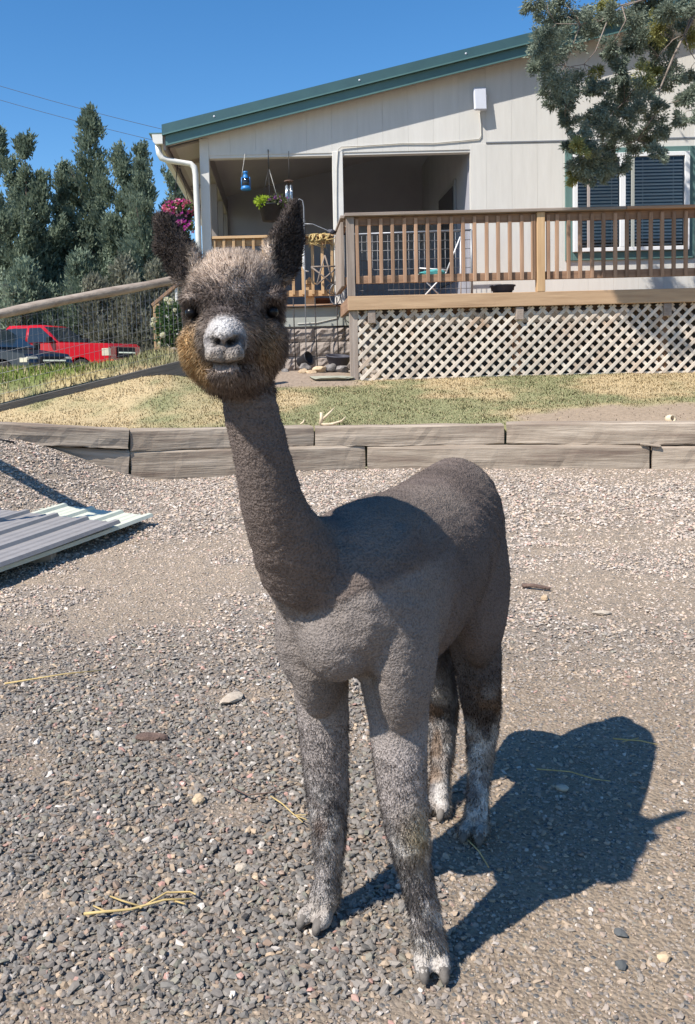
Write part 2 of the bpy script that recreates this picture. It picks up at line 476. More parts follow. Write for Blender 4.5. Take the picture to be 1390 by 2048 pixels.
ZZ = h_yard(np.clip(XX, -9, 9), np.clip(YY, -4, 9))
d = dirt_amount(XX, YY)[..., None]
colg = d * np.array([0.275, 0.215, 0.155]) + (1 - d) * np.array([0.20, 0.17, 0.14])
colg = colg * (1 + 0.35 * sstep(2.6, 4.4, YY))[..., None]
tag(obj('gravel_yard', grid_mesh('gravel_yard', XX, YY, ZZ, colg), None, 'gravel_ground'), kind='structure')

def lawn_color(X, Y):
    P = np.stack([X, Y, 0 * X], -1)
    n = fbm(P, 1.1, 3, 4); n2 = fbm(P, 4.5, 8, 3)
    dry = sstep(0.42, 0.62, 0.75 * n + 0.35 * n2 - 0.10 + 0.18 * sstep(0.8, 3.0, X) * sstep(8.6, 9.4, Y))
    green = np.array([0.25, 0.25, 0.13]); straw = np.array([0.49, 0.385, 0.225])
    c = green + dry[..., None] * (straw - green)
    dirt = sstep(0.35, 0.6, sstep(1.4, 3.0, X) * sstep(8.9, 7.9, Y) + 0.5 * (n2 - 0.5))[..., None]
    c = c * (1 - dirt) + dirt * np.array([0.33, 0.255, 0.185])
    bed = (sstep(9.75, 9.95, Y) * sstep(-1.4, -1.0, X) * sstep(0.95, 0.75, X))[..., None]
    c = c * (1 - bed) + bed * np.array([0.30, 0.235, 0.18])
    bank = (sstep(-1.6, -2.2, X) * sstep(8.8, 9.4, Y))[..., None]
    bk = np.array([0.15, 0.20, 0.045]) * (1 - sstep(0.5, 0.7, n)[..., None]) + np.array([0.40, 0.34, 0.16]) * sstep(0.5, 0.7, n)[..., None]
    c = c * (1 - bank) + bank * bk
    farc = sstep(14, 20, Y)[..., None]
    return c * (1 - farc) + farc * np.array([0.33, 0.27, 0.20]), dirt[..., 0], bed[..., 0]
s = np.concatenate([[0.0, 0.05], np.arange(0.12, 7.5, 0.1), 7.5 * np.geomspace(1.03, 250, 40)])
XX = np.repeat(ax[None], len(s), 0)
YY = wall_y(ax)[None] + 0.10 + s[:, None]
ZZ = h_up(np.clip(XX, -60, 60), YY)
ZZ[:1] -= 0.35
tag(obj('lawn', grid_mesh('lawn', XX, YY, ZZ, lawn_color(XX, YY)[0]), None, 'lawn_ground'), kind='structure')

# ------------------------------------------------------------------ house
TS = 0.2184                                   # roof pitch
def zb(X): return 4.03 + TS * (X + 1.43)       # underside of the rake board
RIDGE = 8.4
house = thing('house', 'cream gable house with green metal roof edge and open porch', 'house', (3.4, 15, 1.0))
WY = 11.70
# upper gable boards
xs = [-0.98] + list(np.arange(-0.62, 2.6, 0.33)) + [2.70] + list(np.arange(3.03, RIDGE + 0.3, 0.33))
for a, b_ in zip(xs[:-1], xs[1:]):
    low = 4.025 if a >= 2.69 else 3.935
    prism('siding_board', [(a + .0008, low), (b_ - .0008, low), (b_ - .0008, zb(min(b_, 2 * RIDGE - b_)) + 0.06), (a + .0008, zb(a) + 0.06)], WY, WY + 0.05, 'siding', house)
prism('wall_backing', [(-0.95, 3.96), (RIDGE, 3.96), (RIDGE, zb(RIDGE) + .05), (-0.95, zb(-0.95) + .05)], WY + 0.046, WY + 0.10, 'siding', house)
# lower wall boards right of the porch
xs = [2.49, 2.695] + list(np.arange(3.03, 9.0, 0.33))
for a, b_ in zip(xs[:-1], xs[1:]):
    span('siding_board', a + .0008, b_ - .0008, WY - 0.004, WY + 0.05, 1.90, 4.003, 'siding', house, 0)
span('wall_backing', 2.50, 8.9, WY + 0.052, WY + 0.12, 1.9, 4.0, 'siding', house, 0)
span('flashing', 2.695, 9.0, WY - 0.014, WY + 0.02, 4.005, 4.022, 'grey_metal', house, 0)
span('porch_post', -1.02, -0.90, WY - 0.012, WY + 0.10, 1.2, 4.15, 'trim_cream', house)
span('porch_post', 0.70, 0.835, WY - 0.012, WY + 0.10, 1.965, 3.95, 'trim_cream', house)
span('porch_beam', -0.90, 2.49, WY + 0.01, WY + 0.12, 3.90, 3.99, 'trim_cream', house)
# porch interior
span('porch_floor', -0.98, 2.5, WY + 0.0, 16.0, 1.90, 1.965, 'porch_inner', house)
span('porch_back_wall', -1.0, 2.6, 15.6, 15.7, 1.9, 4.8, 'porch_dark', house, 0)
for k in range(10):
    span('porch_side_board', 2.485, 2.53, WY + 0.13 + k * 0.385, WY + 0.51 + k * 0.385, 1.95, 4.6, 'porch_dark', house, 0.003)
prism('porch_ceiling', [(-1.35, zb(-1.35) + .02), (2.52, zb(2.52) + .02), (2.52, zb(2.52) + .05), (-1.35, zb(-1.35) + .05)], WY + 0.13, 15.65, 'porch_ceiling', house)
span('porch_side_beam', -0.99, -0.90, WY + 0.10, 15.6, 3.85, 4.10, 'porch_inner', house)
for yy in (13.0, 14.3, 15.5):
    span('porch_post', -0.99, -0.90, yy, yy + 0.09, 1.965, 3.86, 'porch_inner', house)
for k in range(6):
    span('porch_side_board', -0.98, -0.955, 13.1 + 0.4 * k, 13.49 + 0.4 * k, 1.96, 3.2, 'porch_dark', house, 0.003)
box('porch_light', (0.62, 13.0, 4.38), (0.18, 0.18, 0.05), 'soffit', house)
# side door frame seen through the porch opening
dr = span('porch_side_window', 2.455, 2.484, 12.6, 13.9, 2.35, 3.75, 'grey_metal', house)
span('pane', 2.448, 2.456, 12.68, 13.82, 2.43, 3.67, 'glass_dark', dr, 0)
# foundation under porch and behind deck
span('porch_edge', -0.99, 0.86, WY - 0.10, WY + 0.05, 1.955, 1.985, 'deckwood_x', house)
span('skirt_panel', -0.98, 0.90, WY - 0.03, WY + 0.03, 1.70, 1.953, 'skirting', house)
fd = span('foundation', -0.98, 9.0, WY + 0.031, WY + 0.15, 0.6, 1.895, 'mortar', house, 0)
for r_ in range(4):
    z0 = 1.69 - 0.19 * (r_ + 1)
    x = -0.98 + (0.0 if r_ % 2 else -0.2)
    while x < 1.2:
        x0, x1 = max(x, -0.98), min(x + 0.40, 1.3)
        if x1 - x0 > 0.05:
            bm = bmesh.new(); bmesh.ops.create_grid(bm, x_segments=9, y_segments=5, size=0.5)
            for v_ in bm.verts:
                e = min(0.5 - abs(v_.co.x), 0.5 - abs(v_.co.y))
                v_.co.z = (0.0 if e < 0.02 else 0.012 + random.random() * 0.022)
            gm = bmesh.ops.extrude_face_region(bm, geom=[e_ for e_ in bm.edges if e_.is_boundary])
            for v_ in [g for g in gm['geom'] if isinstance(g, bmesh.types.BMVert)]: v_.co.z = -0.06
            me = bpy.data.meshes.new('block')
            for v_ in bm.verts: v_.co = Vector((v_.co.x * (x1 - x0 - 0.008), -v_.co.z, v_.co.y * 0.182))
            bmesh.ops.recalc_face_normals(bm, faces=bm.faces)
            bm.to_mesh(me); bm.free()
            obj('block', me, fd, 'block', ((x0 + x1) / 2, WY - 0.005, z0 + 0.095))
        x += 0.40
# roof: slabs, rake trim, soffit, gutter
RY0 = 11.50
def slope_bar(name, x0, x1, dz0, dz1, y0, y1, mat, parent):
    return prism(name, [(x0, zb(x0) + dz0), (x1, zb(x1) + dz0), (x1, zb(x1) + dz1), (x0, zb(x0) + dz1)], y0, y1, mat, parent)
roof = slope_bar('roof', -1.47, RIDGE, 0.20, 0.245, RY0 + 0.02, 22, 'green_metal', house)
prism('roof_far_slope', [(RIDGE, zb(RIDGE) + .20), (RIDGE + 9.9, zb(-1.47) + .2), (RIDGE + 9.9, zb(-1.47) + .245), (RIDGE, zb(RIDGE) + .245)], RY0 + .02, 22, 'green_metal', house)
slope_bar('rake_board', -1.43, RIDGE, 0.0, 0.125, RY0, RY0 + 0.03, 'green_metal_light', house)
slope_bar('rake_flashing', -1.47, RIDGE, 0.128, 0.262, RY0 - 0.035, RY0 + 0.018, 'green_metal', house)
slope_bar('rake_drip', -1.46, RIDGE, 0.126, 0.142, RY0 - 0.048, RY0 - 0.036, 'green_metal_light', house)
for xb in (-0.80, 1.05, 2.4):
    lathe('screw_head', [(0, 0.008), (0.012, 0.006), (0.014, 0)], 'antenna_white', house, (xb, RY0 - 0.034, zb(xb) + 0.20), 8, (R(90), 0, 0))
slope_bar('soffit', -1.42, RIDGE, 0.03, 0.05, RY0 + 0.035, WY - 0.01, 'soffit', house)
slope_bar('eave_soffit', -1.42, -0.92, 0.03, 0.05, WY + 0.10, 20, 'soffit', house)
for yy in (12.6, 14.2, 15.8): slope_bar('rafter', -1.40, -0.99, -0.035, 0.028, yy, yy + 0.04, 'soffit', house)
span('eave_fascia', -1.465, -1.435, RY0 + 0.031, 20, 3.98, 4.19, 'soffit', house, 0.002)
# gutter: profile in XZ
gp = [(-1.60, 4.17), (-1.60, 4.155), (-1.592, 4.155), (-1.585, 4.08), (-1.56, 4.05), (-1.468, 4.05), (-1.468, 4.17), (-1.474, 4.17), (-1.474, 4.058), (-1.555, 4.058), (-1.577, 4.085), (-1.584, 4.17)]
gut = prism('gutter', gp, RY0 - 0.02, 20, 'downspout_white', house)
prism('end_cap', [(-1.60, 4.172), (-1.588, 4.075), (-1.56, 4.048), (-1.466, 4.048), (-1.466, 4.172)], RY0 - 0.026, RY0 - 0.021, 'downspout_white', gut)
span('gutter_lip', -1.635, -1.46, RY0 - 0.03, RY0 + 0.3, 4.172, 4.184, 'green_metal_light', gut, 0)
tube('downspout', [(-1.54, 11.60, 4.06), (-1.53, 11.60, 3.96), (-1.50, 11.60, 3.90), (-1.42, 11.60, 3.865), (-1.22, 11.60, 3.83), (-1.13, 11.60, 3.815), (-1.085, 11.60, 3.77), (-1.07, 11.60, 3.68), (-1.06, 11.605, 3.0), (-1.055, 11.61, 1.1)],
     [0.05, 0.05, 0.052, 0.048, 0.044, 0.046, 0.05, 0.048, 0.048, 0.048], 'downspout_white', house, seg=10, flat=0.8)

# window with blinds
win = span('window', 3.805, 5.31, WY - 0.020, WY - 0.005, 2.575, 3.83, 'car_dark', house, 0)
for n_, a in (('trim_side', (3.715, 3.803, 2.47, 3.905)), ('trim_side', (5.312, 5.40, 2.47, 3.905)), ('trim_head', (3.805, 5.31, 3.833, 3.905)), ('trim_sill', (3.805, 5.31, 2.47, 2.572))):
    span(n_, a[0], a[1], WY - 0.040, WY - 0.006, a[2], a[3], 'green_trim', win)
for n_, a in (('frame_side', (3.806, 3.86, 2.576, 3.829)), ('frame_side', (5.245, 5.309, 2.576, 3.829)), ('frame_head', (3.861, 5.244, 3.775, 3.829)), ('frame_sill', (3.861, 5.244, 2.576, 2.625)), ('mullion', (4.405, 4.48, 2.626, 3.774))):
    span(n_, a[0], a[1], WY - 0.085, WY - 0.022, a[2], a[3], 'vinyl_white', win)
span('sash_stile', 3.985, 4.025, WY - 0.070, WY - 0.048, 2.626, 3.774, 'soffit', win)
span('sash_stile', 4.555, 4.60, WY - 0.072, WY - 0.048, 2.626, 3.774, 'skirting', win)
for x0, x1 in ((3.862, 4.404), (4.482, 5.243)):
    z = 2.66
    bmsh = box_me((x1 - x0 - 0.02, 0.026, 0.003), 'blind', 0)
    while z < 3.75:
        obj('blind_slat', bmsh, win, None, ((x0 + x1) / 2, WY - 0.036, z), (R(62), 0, 0))
        z += 0.0425
    for xc in (x0 + (x1 - x0) * 0.3, x0 + (x1 - x0) * 0.82):
        span('blind_cord', xc, xc + 0.005, WY - 0.0475, WY - 0.0455, 2.63, 3.76, 'blind', win, 0)
m, n, l, b = _base('window_glass')
gl = n.new('ShaderNodeBsdfGlossy'); gl.inputs['Roughness'].default_value = 0.02; gl.inputs['Color'].default_value = (0.8, 0.85, 0.9, 1)
tr = n.new('ShaderNodeBsdfTransparent'); tr.inputs['Color'].default_value = (0.86, 0.89, 0.90, 1)
fr = n.new('ShaderNodeFresnel'); fr.inputs['IOR'].default_value = 1.5
mx = n.new('ShaderNodeMixShader')
l.new(fr.outputs[0], mx.inputs[0]); l.new(tr.outputs[0], mx.inputs[1]); l.new(gl.outputs[0], mx.inputs[2])
l.new(mx.outputs[0], n['Material Output'].inputs[0])
for x0, x1 in ((3.862, 4.404), (4.482, 5.243)):
    obj('pane', pym('pane', [(x0, WY - .063, 2.62), (x1, WY - .063, 2.62), (x1, WY - .063, 3.78), (x0, WY - .063, 3.78)], [(0, 1, 2, 3)]), win, 'window_glass')

# antenna box and its cable on the gable
ant = thing('antenna_box', 'flat white antenna box fixed high on the gable wall', 'antenna', (2.62, WY, 4.55))
box('panel', (2.607, WY - 0.085, 4.545), (0.165, 0.045, 0.29), 'antenna_white', ant, (R(-6), 0, R(4)), 0.012)
box('bracket', (2.675, WY - 0.045, 4.55), (0.04, 0.088, 0.09), 'vinyl_white', ant, None, 0.004)
cb = tube('wall_cable', [(2.62, WY - 0.006, 4.40), (2.63, WY - 0.012, 4.25), (2.632, WY - 0.012, 4.10), (2.60, WY - 0.012, 4.06), (2.40, WY - 0.012, 4.045), (2.0, WY - 0.012, 4.02), (1.6, WY - 0.012, 4.03), (1.1, WY - 0.012, 4.01), (0.82, WY - 0.02, 4.005), (0.775, WY - 0.022, 3.97), (0.755, WY - 0.022, 3.75), (0.745, WY - 0.022, 3.4), (0.74, WY - 0.022, 2.9), (0.74, WY - 0.022, 2.2), (0.78, WY - 0.035, 1.95), (0.72, WY - 0.035, 1.80), (0.45, WY - 0.035, 1.745), (0.2, WY - 0.035, 1.74)], 0.007, 'cable_white', None, seg=5)
tag(cb, 'thin pale cable running along the wall and porch post', 'cable')

# ------------------------------------------------------------------ deck
DY = 10.20
deck = thing('deck', 'brown wooden deck with baluster railing above white lattice', 'deck', (3.5, 10.9, 1.0))
DX0, DX1 = 0.755, 6.6
span('fascia', DX0, DX1, DY, DY + 0.04, 1.803, 1.962, 'fascia_wood', deck)
span('fascia', DX0 + 0.001, DX0 + 0.039, DY + 0.042, WY - 0.12, 1.80, 1.958, 'deckwood_y', deck)
for k in range(10):
    span('floor_board', DX0 + 0.042, DX1, DY + 0.042 + 0.136 * k, DY + 0.172 + 0.136 * k, 1.93, 1.957, 'deckwood_x', deck)
for k in range(10):
    x = 1.02 + k * 0.6
    if k % 3 == 0: continue
    span('joist', x, x + 0.04, DY + 0.045, WY - 0.1, 1.80, 1.928, 'deckwood_y', deck, 0)
for x in (0.985, 2.685, 4.385): span('beam_end', x, x + 0.088, DY + 0.018, DY + 1.1, 1.65, 1.797, 'greywood_y', deck)
for x in (DX0 + 0.07, 2.68, 4.38, 6.4): span('support_post', x, x + 0.09, DY + 0.12, DY + 0.21, 0.9, 1.797, 'deckwood_z', deck)
span('corner_post', DX0 + 0.02, DX0 + 0.115, DY + 0.055, DY + 0.145, 0.9, 1.798, 'greywood_z', deck)
rail = span('railing', DX0 - 0.02, 3.93, DY - 0.035, DY + 0.105, 2.862, 2.898, 'greywood_x', deck)
span('rail_cap', 3.935, DX1, DY - 0.035, DY + 0.105, 2.862, 2.898, 'deckwood_x', rail)
span('top_rail', DX0 + 0.09, DX1, DY + 0.055, DY + 0.093, 2.765, 2.860, 'deckwood_x', rail)
span('bottom_rail', DX0 + 0.09, DX1, DY + 0.055, DY + 0.093, 2.105, 2.195, 'deckwood_x', rail)
span('rail_post', DX0, DX0 + 0.09, DY + 0.01, DY + 0.10, 1.963, 2.860, 'greywood_z', rail)
span('rail_post', 2.925, 3.015, DY - 0.002, DY + 0.092, 1.963, 2.860, 'palewood_z', rail)
span('rail_post', 5.40, 5.49, DY - 0.002, DY + 0.092, 1.963, 2.860, 'deckwood_z', rail)
bme = box_me((0.040, 0.036, 0.735), 'deckwood_z', 0.005)
x = DX0 + 0.125
while x < DX1:
    if not (2.90 < x < 3.04 or 5.37 < x < 5.52):
        obj('baluster', bme, rail, None, (x + random.uniform(-.003, .003), DY + 0.035, 2.4685), (0, random.uniform(-.004, .004), 0))
    x += 0.134
for x in (2.885, 3.06):
    obj('baluster', bme, rail, None, (x, DY + 0.035, 2.4685))
# left return of the railing
span('rail_cap', DX0 - 0.06, DX0 + 0.07, DY + 0.107, WY - 0.14, 2.862, 2.896, 'greywood_y', rail)
span('top_rail', DX0 - 0.02, DX0 + 0.018, DY + 0.15, WY - 0.14, 2.765, 2.860, 'deckwood_y', rail)
span('bottom_rail', DX0 - 0.02, DX0 + 0.018, DY + 0.15, WY - 0.14, 2.105, 2.195, 'deckwood_y', rail)
for k in range(9):
    box('baluster', (DX0 - 0.04, DY + 0.18 + 0.134 * k, 2.455), (0.036, 0.090, 0.735), 'greywood_z', rail)
# lattice of single slats, two crossing layers
LX0, LX1, LZ0, LZ1 = 0.80, 6.6, 1.0, 1.795
lat = span('lattice_panel', LX0, LX1, DY + 0.075, DY + 0.095, LZ0 - 0.12, LZ0 + 0.02, 'lattice', deck)
def slat(sgn, c0, yy):
    pts = []
    xa, za = c0, LZ0
    xb, zb_ = c0 + sgn * (LZ1 - LZ0), LZ1
    t0, t1 = 0.0, 1.0
    dx = xb - xa
    for lim, side in ((LX0, 1), (LX1, -1)):
        fa, fb = side * (xa - lim), side * (xb - lim)
        if fa < 0 and fb < 0: return
        if fa < 0: t0 = max(t0, fa / (fa - fb))
        if fb < 0: t1 = min(t1, fa / (fa - fb))
    if t1 - t0 < 0.06: return
    p0 = (xa + dx * t0, LZ0 + (LZ1 - LZ0) * t0); p1 = (xa + dx * t1, LZ0 + (LZ1 - LZ0) * t1)
    ln = math.hypot(p1[0] - p0[0], p1[1] - p0[1])
    obj('slat', box_me((round(ln, 3), 0.008, 0.038), 'lattice', 0.002), lat, None, ((p0[0] + p1[0]) / 2, yy, (p0[1] + p1[1]) / 2), (0, -math.atan2(p1[1] - p0[1], p1[0] - p0[0]), 0))
c0 = LX0 - 0.85
while c0 < LX1 + 0.85:
    slat(1, c0, DY + 0.060); slat(-1, c0 + 0.05, DY + 0.0695)
    c0 += 0.1345
# porch railing left of the deck
pr = span('porch_railing', -0.90, 0.70, WY - 0.02, WY + 0.07, 2.865, 2.90, 'palewood_x', house)
span('top_rail', -0.895, 0.695, WY + 0.035, WY + 0.073, 2.775, 2.863, 'palewood_x', pr)
span('bottom_rail', -0.895, 0.695, WY + 0.035, WY + 0.073, 2.10, 2.18, 'palewood_x', pr)
bme2 = box_me((0.038, 0.036, 0.74), 'palewood_z', 0.004)
for k in range(13):
    obj('baluster', bme2, pr, None, (-0.865 + 0.128 * k, WY + 0.014, 2.49))

# ------------------------------------------------------------------ retaining wall of old timbers
rw = thing('retaining_wall', 'low retaining wall of two courses of weathered timbers', 'wall', (0.5, 7.7, 0.2))
def timber(p0, p1, hgt, depth, seed, mat='timber_x'):
    """p0, p1: ends of the top front edge"""
    p0, p1 = Vector(p0), Vector(p1)
    L = (p1 - p0).length
    n = max(8, int(L / 0.06))
    r_ = np.random.default_rng(seed)
    V, F = [], []
    prof = [(0, -hgt), (-0.004, -hgt * .93), (-0.006, -hgt * .5), (0.0, -hgt * .07), (0.014, 0), (depth * .5, 0.004), (depth - .014, 0), (depth, -hgt * .08), (depth, -hgt)]
    m_ = len(prof)
    for i in range(n + 1):
        t = i / n
        for k, (y, z) in enumerate(prof):
            q = np.array([[t * L * 3 + seed * 7.3, k * 0.9, seed]])
            w1 = (float(vnoise(q, 1.0, seed)[0]) - .5) * 0.014 + (float(vnoise(q, 5.0, seed + 3)[0]) - .5) * 0.008
            ex = 0.006 * r_.random() if i in (0, n) else 0
            V.append((t * L + (ex if i == 0 else -ex), y + w1, z + w1 * 0.8))
    for i in range(n):
        for k in range(m_):
            F.append((i * m_ + k, (i + 1) * m_ + k, (i + 1) * m_ + (k + 1) % m_, i * m_ + (k + 1) % m_))
    F.append(tuple(range(m_))); F.append(tuple(n * m_ + k for k in range(m_ - 1, -1, -1)))
    me = pym('timber', V, F)
    bm = bmesh.new(); bm.from_mesh(me); bmesh.ops.recalc_face_normals(bm, faces=bm.faces); bm.to_mesh(me); bm.free()
    d_ = p1 - p0
    return obj('timber', me, rw, mat, tuple(p0), (0, -math.asin(d_.z / L), math.atan2(d_.y, d_.x)))
def wp(x, z, dy=0): return (x, float(wall_y(x)) + dy, z)
timber(wp(-3.5, .90), wp(-1.285, .685), .162, .2, 1)
timber(wp(-1.284, .675, .01), wp(0.25, .648, .005), .178, .2, 2)
timber(wp(0.258, .640), wp(1.893, .628), .175, .2, 3)
timber(wp(1.905, .640, -.012), wp(3.9, .625, -.012), .185, .2, 4)
timber(wp(3.91, .62), wp(6.2, .60), .18, .2, 5)
timber(wp(-2.25, .605, .03), wp(-1.29, .505, .02), .24, .2, 6)
timber(wp(-1.289, .495, .02), wp(.695, .468, .03), .25, .2, 7)
timber(wp(.705, .458, -.01), wp(3.02, .440, -.012), .22, .2, 8)
timber(wp(3.035, .432, -.02), wp(5.2, .43, -.02), .20, .2, 9)
timber(wp(5.21, .43), wp(6.4, .42), .2, .2, 10)
box('timber_splinter', (3.02, 7.29, .448), (.16, .03, .02), 'timber_x', rw, (0, R(8), R(-14)))

# ------------------------------------------------------------------ gravel: real stones, joined
def ico():
    t = (1 + 5 ** .5) / 2
    v = np.array([(-1, t, 0), (1, t, 0), (-1, -t, 0), (1, -t, 0), (0, -1, t), (0, 1, t), (0, -1, -t), (0, 1, -t), (t, 0, -1), (t, 0, 1), (-t, 0, -1), (-t, 0, 1)]) / math.sqrt(1 + t * t)
    f = np.array([(0, 11, 5), (0, 5, 1), (0, 1, 7), (0, 7, 10), (0, 10, 11), (1, 5, 9), (5, 11, 4), (11, 10, 2), (10, 7, 6), (7, 1, 8), (3, 9, 4), (3, 4, 2), (3, 2, 6), (3, 6, 8), (3, 8, 9), (4, 9, 5), (2, 4, 11), (6, 2, 10), (8, 6, 7), (9, 8, 1)])
    return v, f
def octa():
    v = np.array([(1, 0, 0), (-1, 0, 0), (0, 1, 0), (0, -1, 0), (0, 0, 1), (0, 0, -1), ], float)
    return v, np.array([(0, 2, 4), (2, 1, 4), (1, 3, 4), (3, 0, 4), (2, 0, 5), (1, 2, 5), (3, 1, 5), (0, 3, 5)])
PAL = np.array([(0.150, 0.148, 0.138), (0.112, 0.114, 0.110), (0.185, 0.178, 0.160), (0.135, 0.125, 0.112), (0.215, 0.198, 0.175), (0.175, 0.178, 0.14), (0.33, 0.25, 0.17), (0.43, 0.32, 0.21), (0.40, 0.22, 0.18), (0.56, 0.51, 0.45), (0.26, 0.18, 0.13)])
W_NEAR = np.array([.19, .16, .17, .11, .12, .07, .065, .035, .018, .03, .035])
W_FAR = np.array([.11, .08, .12, .08, .14, .06, .13, .09, .06, .10, .03])
W_DIRT = np.array([.08, .07, .10, .06, .14, .05, .20, .15, .03, .08, .05])
for w_ in (W_NEAR, W_FAR, W_DIRT): w_ /= w_.sum()
def stones(n, y0, y1, smin, smax, basef, seed, power=2.2, fines=False):
    g = np.random.default_rng(seed)
    X, Y = [], []
    while sum(map(len, X)) < n:
        y = y0 + (y1 - y0) * g.random(n * 2)
        x = (g.random(n * 2) * 2 - 1) * 5.4
        ok = (x > -0.37 * y - 0.45) & (x < 0.52 * y + 0.45) & (y < wall_y(x) - 0.05)
        dd = dirt_amount(x, y)
        ok &= (g.random(n * 2) < dd) if fines else (g.random(n * 2) > dd * 0.86)
        X.append(x[ok]); Y.append(y[ok])
    x = np.concatenate(X)[:n]; y = np.concatenate(Y)[:n]
    dd = dirt_amount(x, y)
    sz = smin + (smax - smin) * g.random(n) ** power
    sz *= np.where(dd > .5, .8, 1.0)
    bv, bf = basef()
    m_ = len(bv)
    vv = bv[None] * (0.72 + 0.55 * g.random((n, m_, 1))) + 0.12 * g.standard_normal((n, m_, 3))
    vv *= (np.stack([0.75 + 0.6 * g.random(n), 0.55 + 0.4 * g.random(n), 0.34 + 0.35 * g.random(n)], -1) * sz[:, None] * 0.5)[:, None]
    tl = (g.random((n, 2)) - .5) * 1.0
    for a, (i, j) in ((tl[:, 0], (1, 2)), (tl[:, 1], (0, 2)), (g.random(n) * 6.283, (0, 1))):
        c, s_ = np.cos(a)[:, None], np.sin(a)[:, None]
        u_, w_ = vv[..., i].copy(), vv[..., j].copy()
        vv[..., i] = u_ * c - w_ * s_; vv[..., j] = u_ * s_ + w_ * c
    vv += np.stack([x, y, h_yard(x, y) + sz * (0.05 + 0.26 * g.random(n) * (1 - dd))], -1)[:, None]
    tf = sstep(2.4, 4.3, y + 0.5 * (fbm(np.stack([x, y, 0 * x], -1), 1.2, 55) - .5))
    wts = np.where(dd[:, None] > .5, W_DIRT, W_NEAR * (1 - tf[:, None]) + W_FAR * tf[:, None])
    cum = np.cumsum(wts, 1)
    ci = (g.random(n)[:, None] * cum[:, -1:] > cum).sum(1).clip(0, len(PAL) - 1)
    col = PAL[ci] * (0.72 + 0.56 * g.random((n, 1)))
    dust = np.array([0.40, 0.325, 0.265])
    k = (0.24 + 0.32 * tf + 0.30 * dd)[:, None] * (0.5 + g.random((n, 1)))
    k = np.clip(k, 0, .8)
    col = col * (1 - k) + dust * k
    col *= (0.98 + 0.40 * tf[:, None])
    F = (bf[None] + (np.arange(n) * m_)[:, None, None]).reshape(-1, 3)
    return vv.reshape(-1, 3), F, np.repeat(col, m_, 0)
def stone_obj(name, label, *a, **k):
    V, F, c = stones(*a, **k)
    return tag(obj(name, npm(name, V, F, c), None, 'stone_mix'), label, 'gravel', None, 'stuff')
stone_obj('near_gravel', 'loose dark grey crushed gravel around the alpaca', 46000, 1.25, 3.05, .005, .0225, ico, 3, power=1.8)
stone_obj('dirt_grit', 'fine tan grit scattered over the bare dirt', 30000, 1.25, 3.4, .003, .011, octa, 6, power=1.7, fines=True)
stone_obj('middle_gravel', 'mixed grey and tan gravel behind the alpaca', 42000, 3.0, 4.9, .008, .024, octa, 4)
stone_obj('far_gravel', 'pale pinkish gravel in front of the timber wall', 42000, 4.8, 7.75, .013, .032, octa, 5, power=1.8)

# ------------------------------------------------------------------ grass
def grass(name, label, n, xr, yr, hmin, hmax, seed, bank=False):
    g = np.random.default_rng(seed)
    x = xr[0] + (xr[1] - xr[0]) * g.random(n * 2); y = yr[0] + (yr[1] - yr[0]) * g.random(n * 2)
    c, dirt, bed = lawn_color(x, y)
    ok = (g.random(n * 2) > np.maximum(dirt * .96, bed * .97)) & (y > wall_y(x) + 0.16) & (y < 10.24 + 50 * (x < -1.05)) & (x > -0.40 * y - 1.0)
    if bank: ok &= (x < -1.15) & (y > 8.66 + (x + 2.72) * 0.507)
    else: ok &= ~((x < -0.9) & (y > 8.585 + (x + 2.72) * 0.507))
    ok &= ~((x > -1.05) & (y > 10.1) & (x < 0.8) & bank)
    x, y, c = x[ok][:n], y[ok][:n], c[ok][:n]
    n = len(x)
    clump = fbm(np.stack([x, y, 0 * x], -1), 9.0, 3, 2)
    h = (hmin + (hmax - hmin) * g.random(n)) * (0.5 + clump)
    a = g.random(n) * 6.283
    w = 0.0035 + 0.003 * g.random(n)
    lean = 0.7 * h * g.random(n); la = g.random(n) * 6.283
    z = h_up(x, y) - 0.004
    V = np.stack([np.stack([x - np.cos(a) * w, y - np.sin(a) * w, z], -1), np.stack([x + np.cos(a) * w, y + np.sin(a) * w, z], -1),
                  np.stack([x + np.cos(la) * lean, y + np.sin(la) * lean, z + h], -1)], 1).reshape(-1, 3)
    col = c * (0.7 + 0.75 * g.random((n, 1)))
    dry = (g.random(n) < 0.22)[:, None]
    col = np.where(dry, np.array([0.50, 0.41, 0.25]) * (0.7 + .5 * g.random((n, 1))), col)
    F = np.arange(3 * n).reshape(-1, 3)
    up = np.tile(np.array([0, -0.25, 0.97]), (3 * n, 1))
    return tag(obj(name, npm(name, V, F, np.repeat(col, 3, 0), normals=up), None, 'grass_blades'), label, 'grass', None, 'stuff')
grass('lawn_grass', 'short patchy half dry lawn grass between timbers and deck', 120000, (-3.2, 5.8), (7.4, 10.3), .006, .022, 1)
grass('bank_grass', 'long mixed grass on the bank beyond the wire fence', 60000, (-7.5, -1.1), (8.6, 15), .02, .075, 2, True)

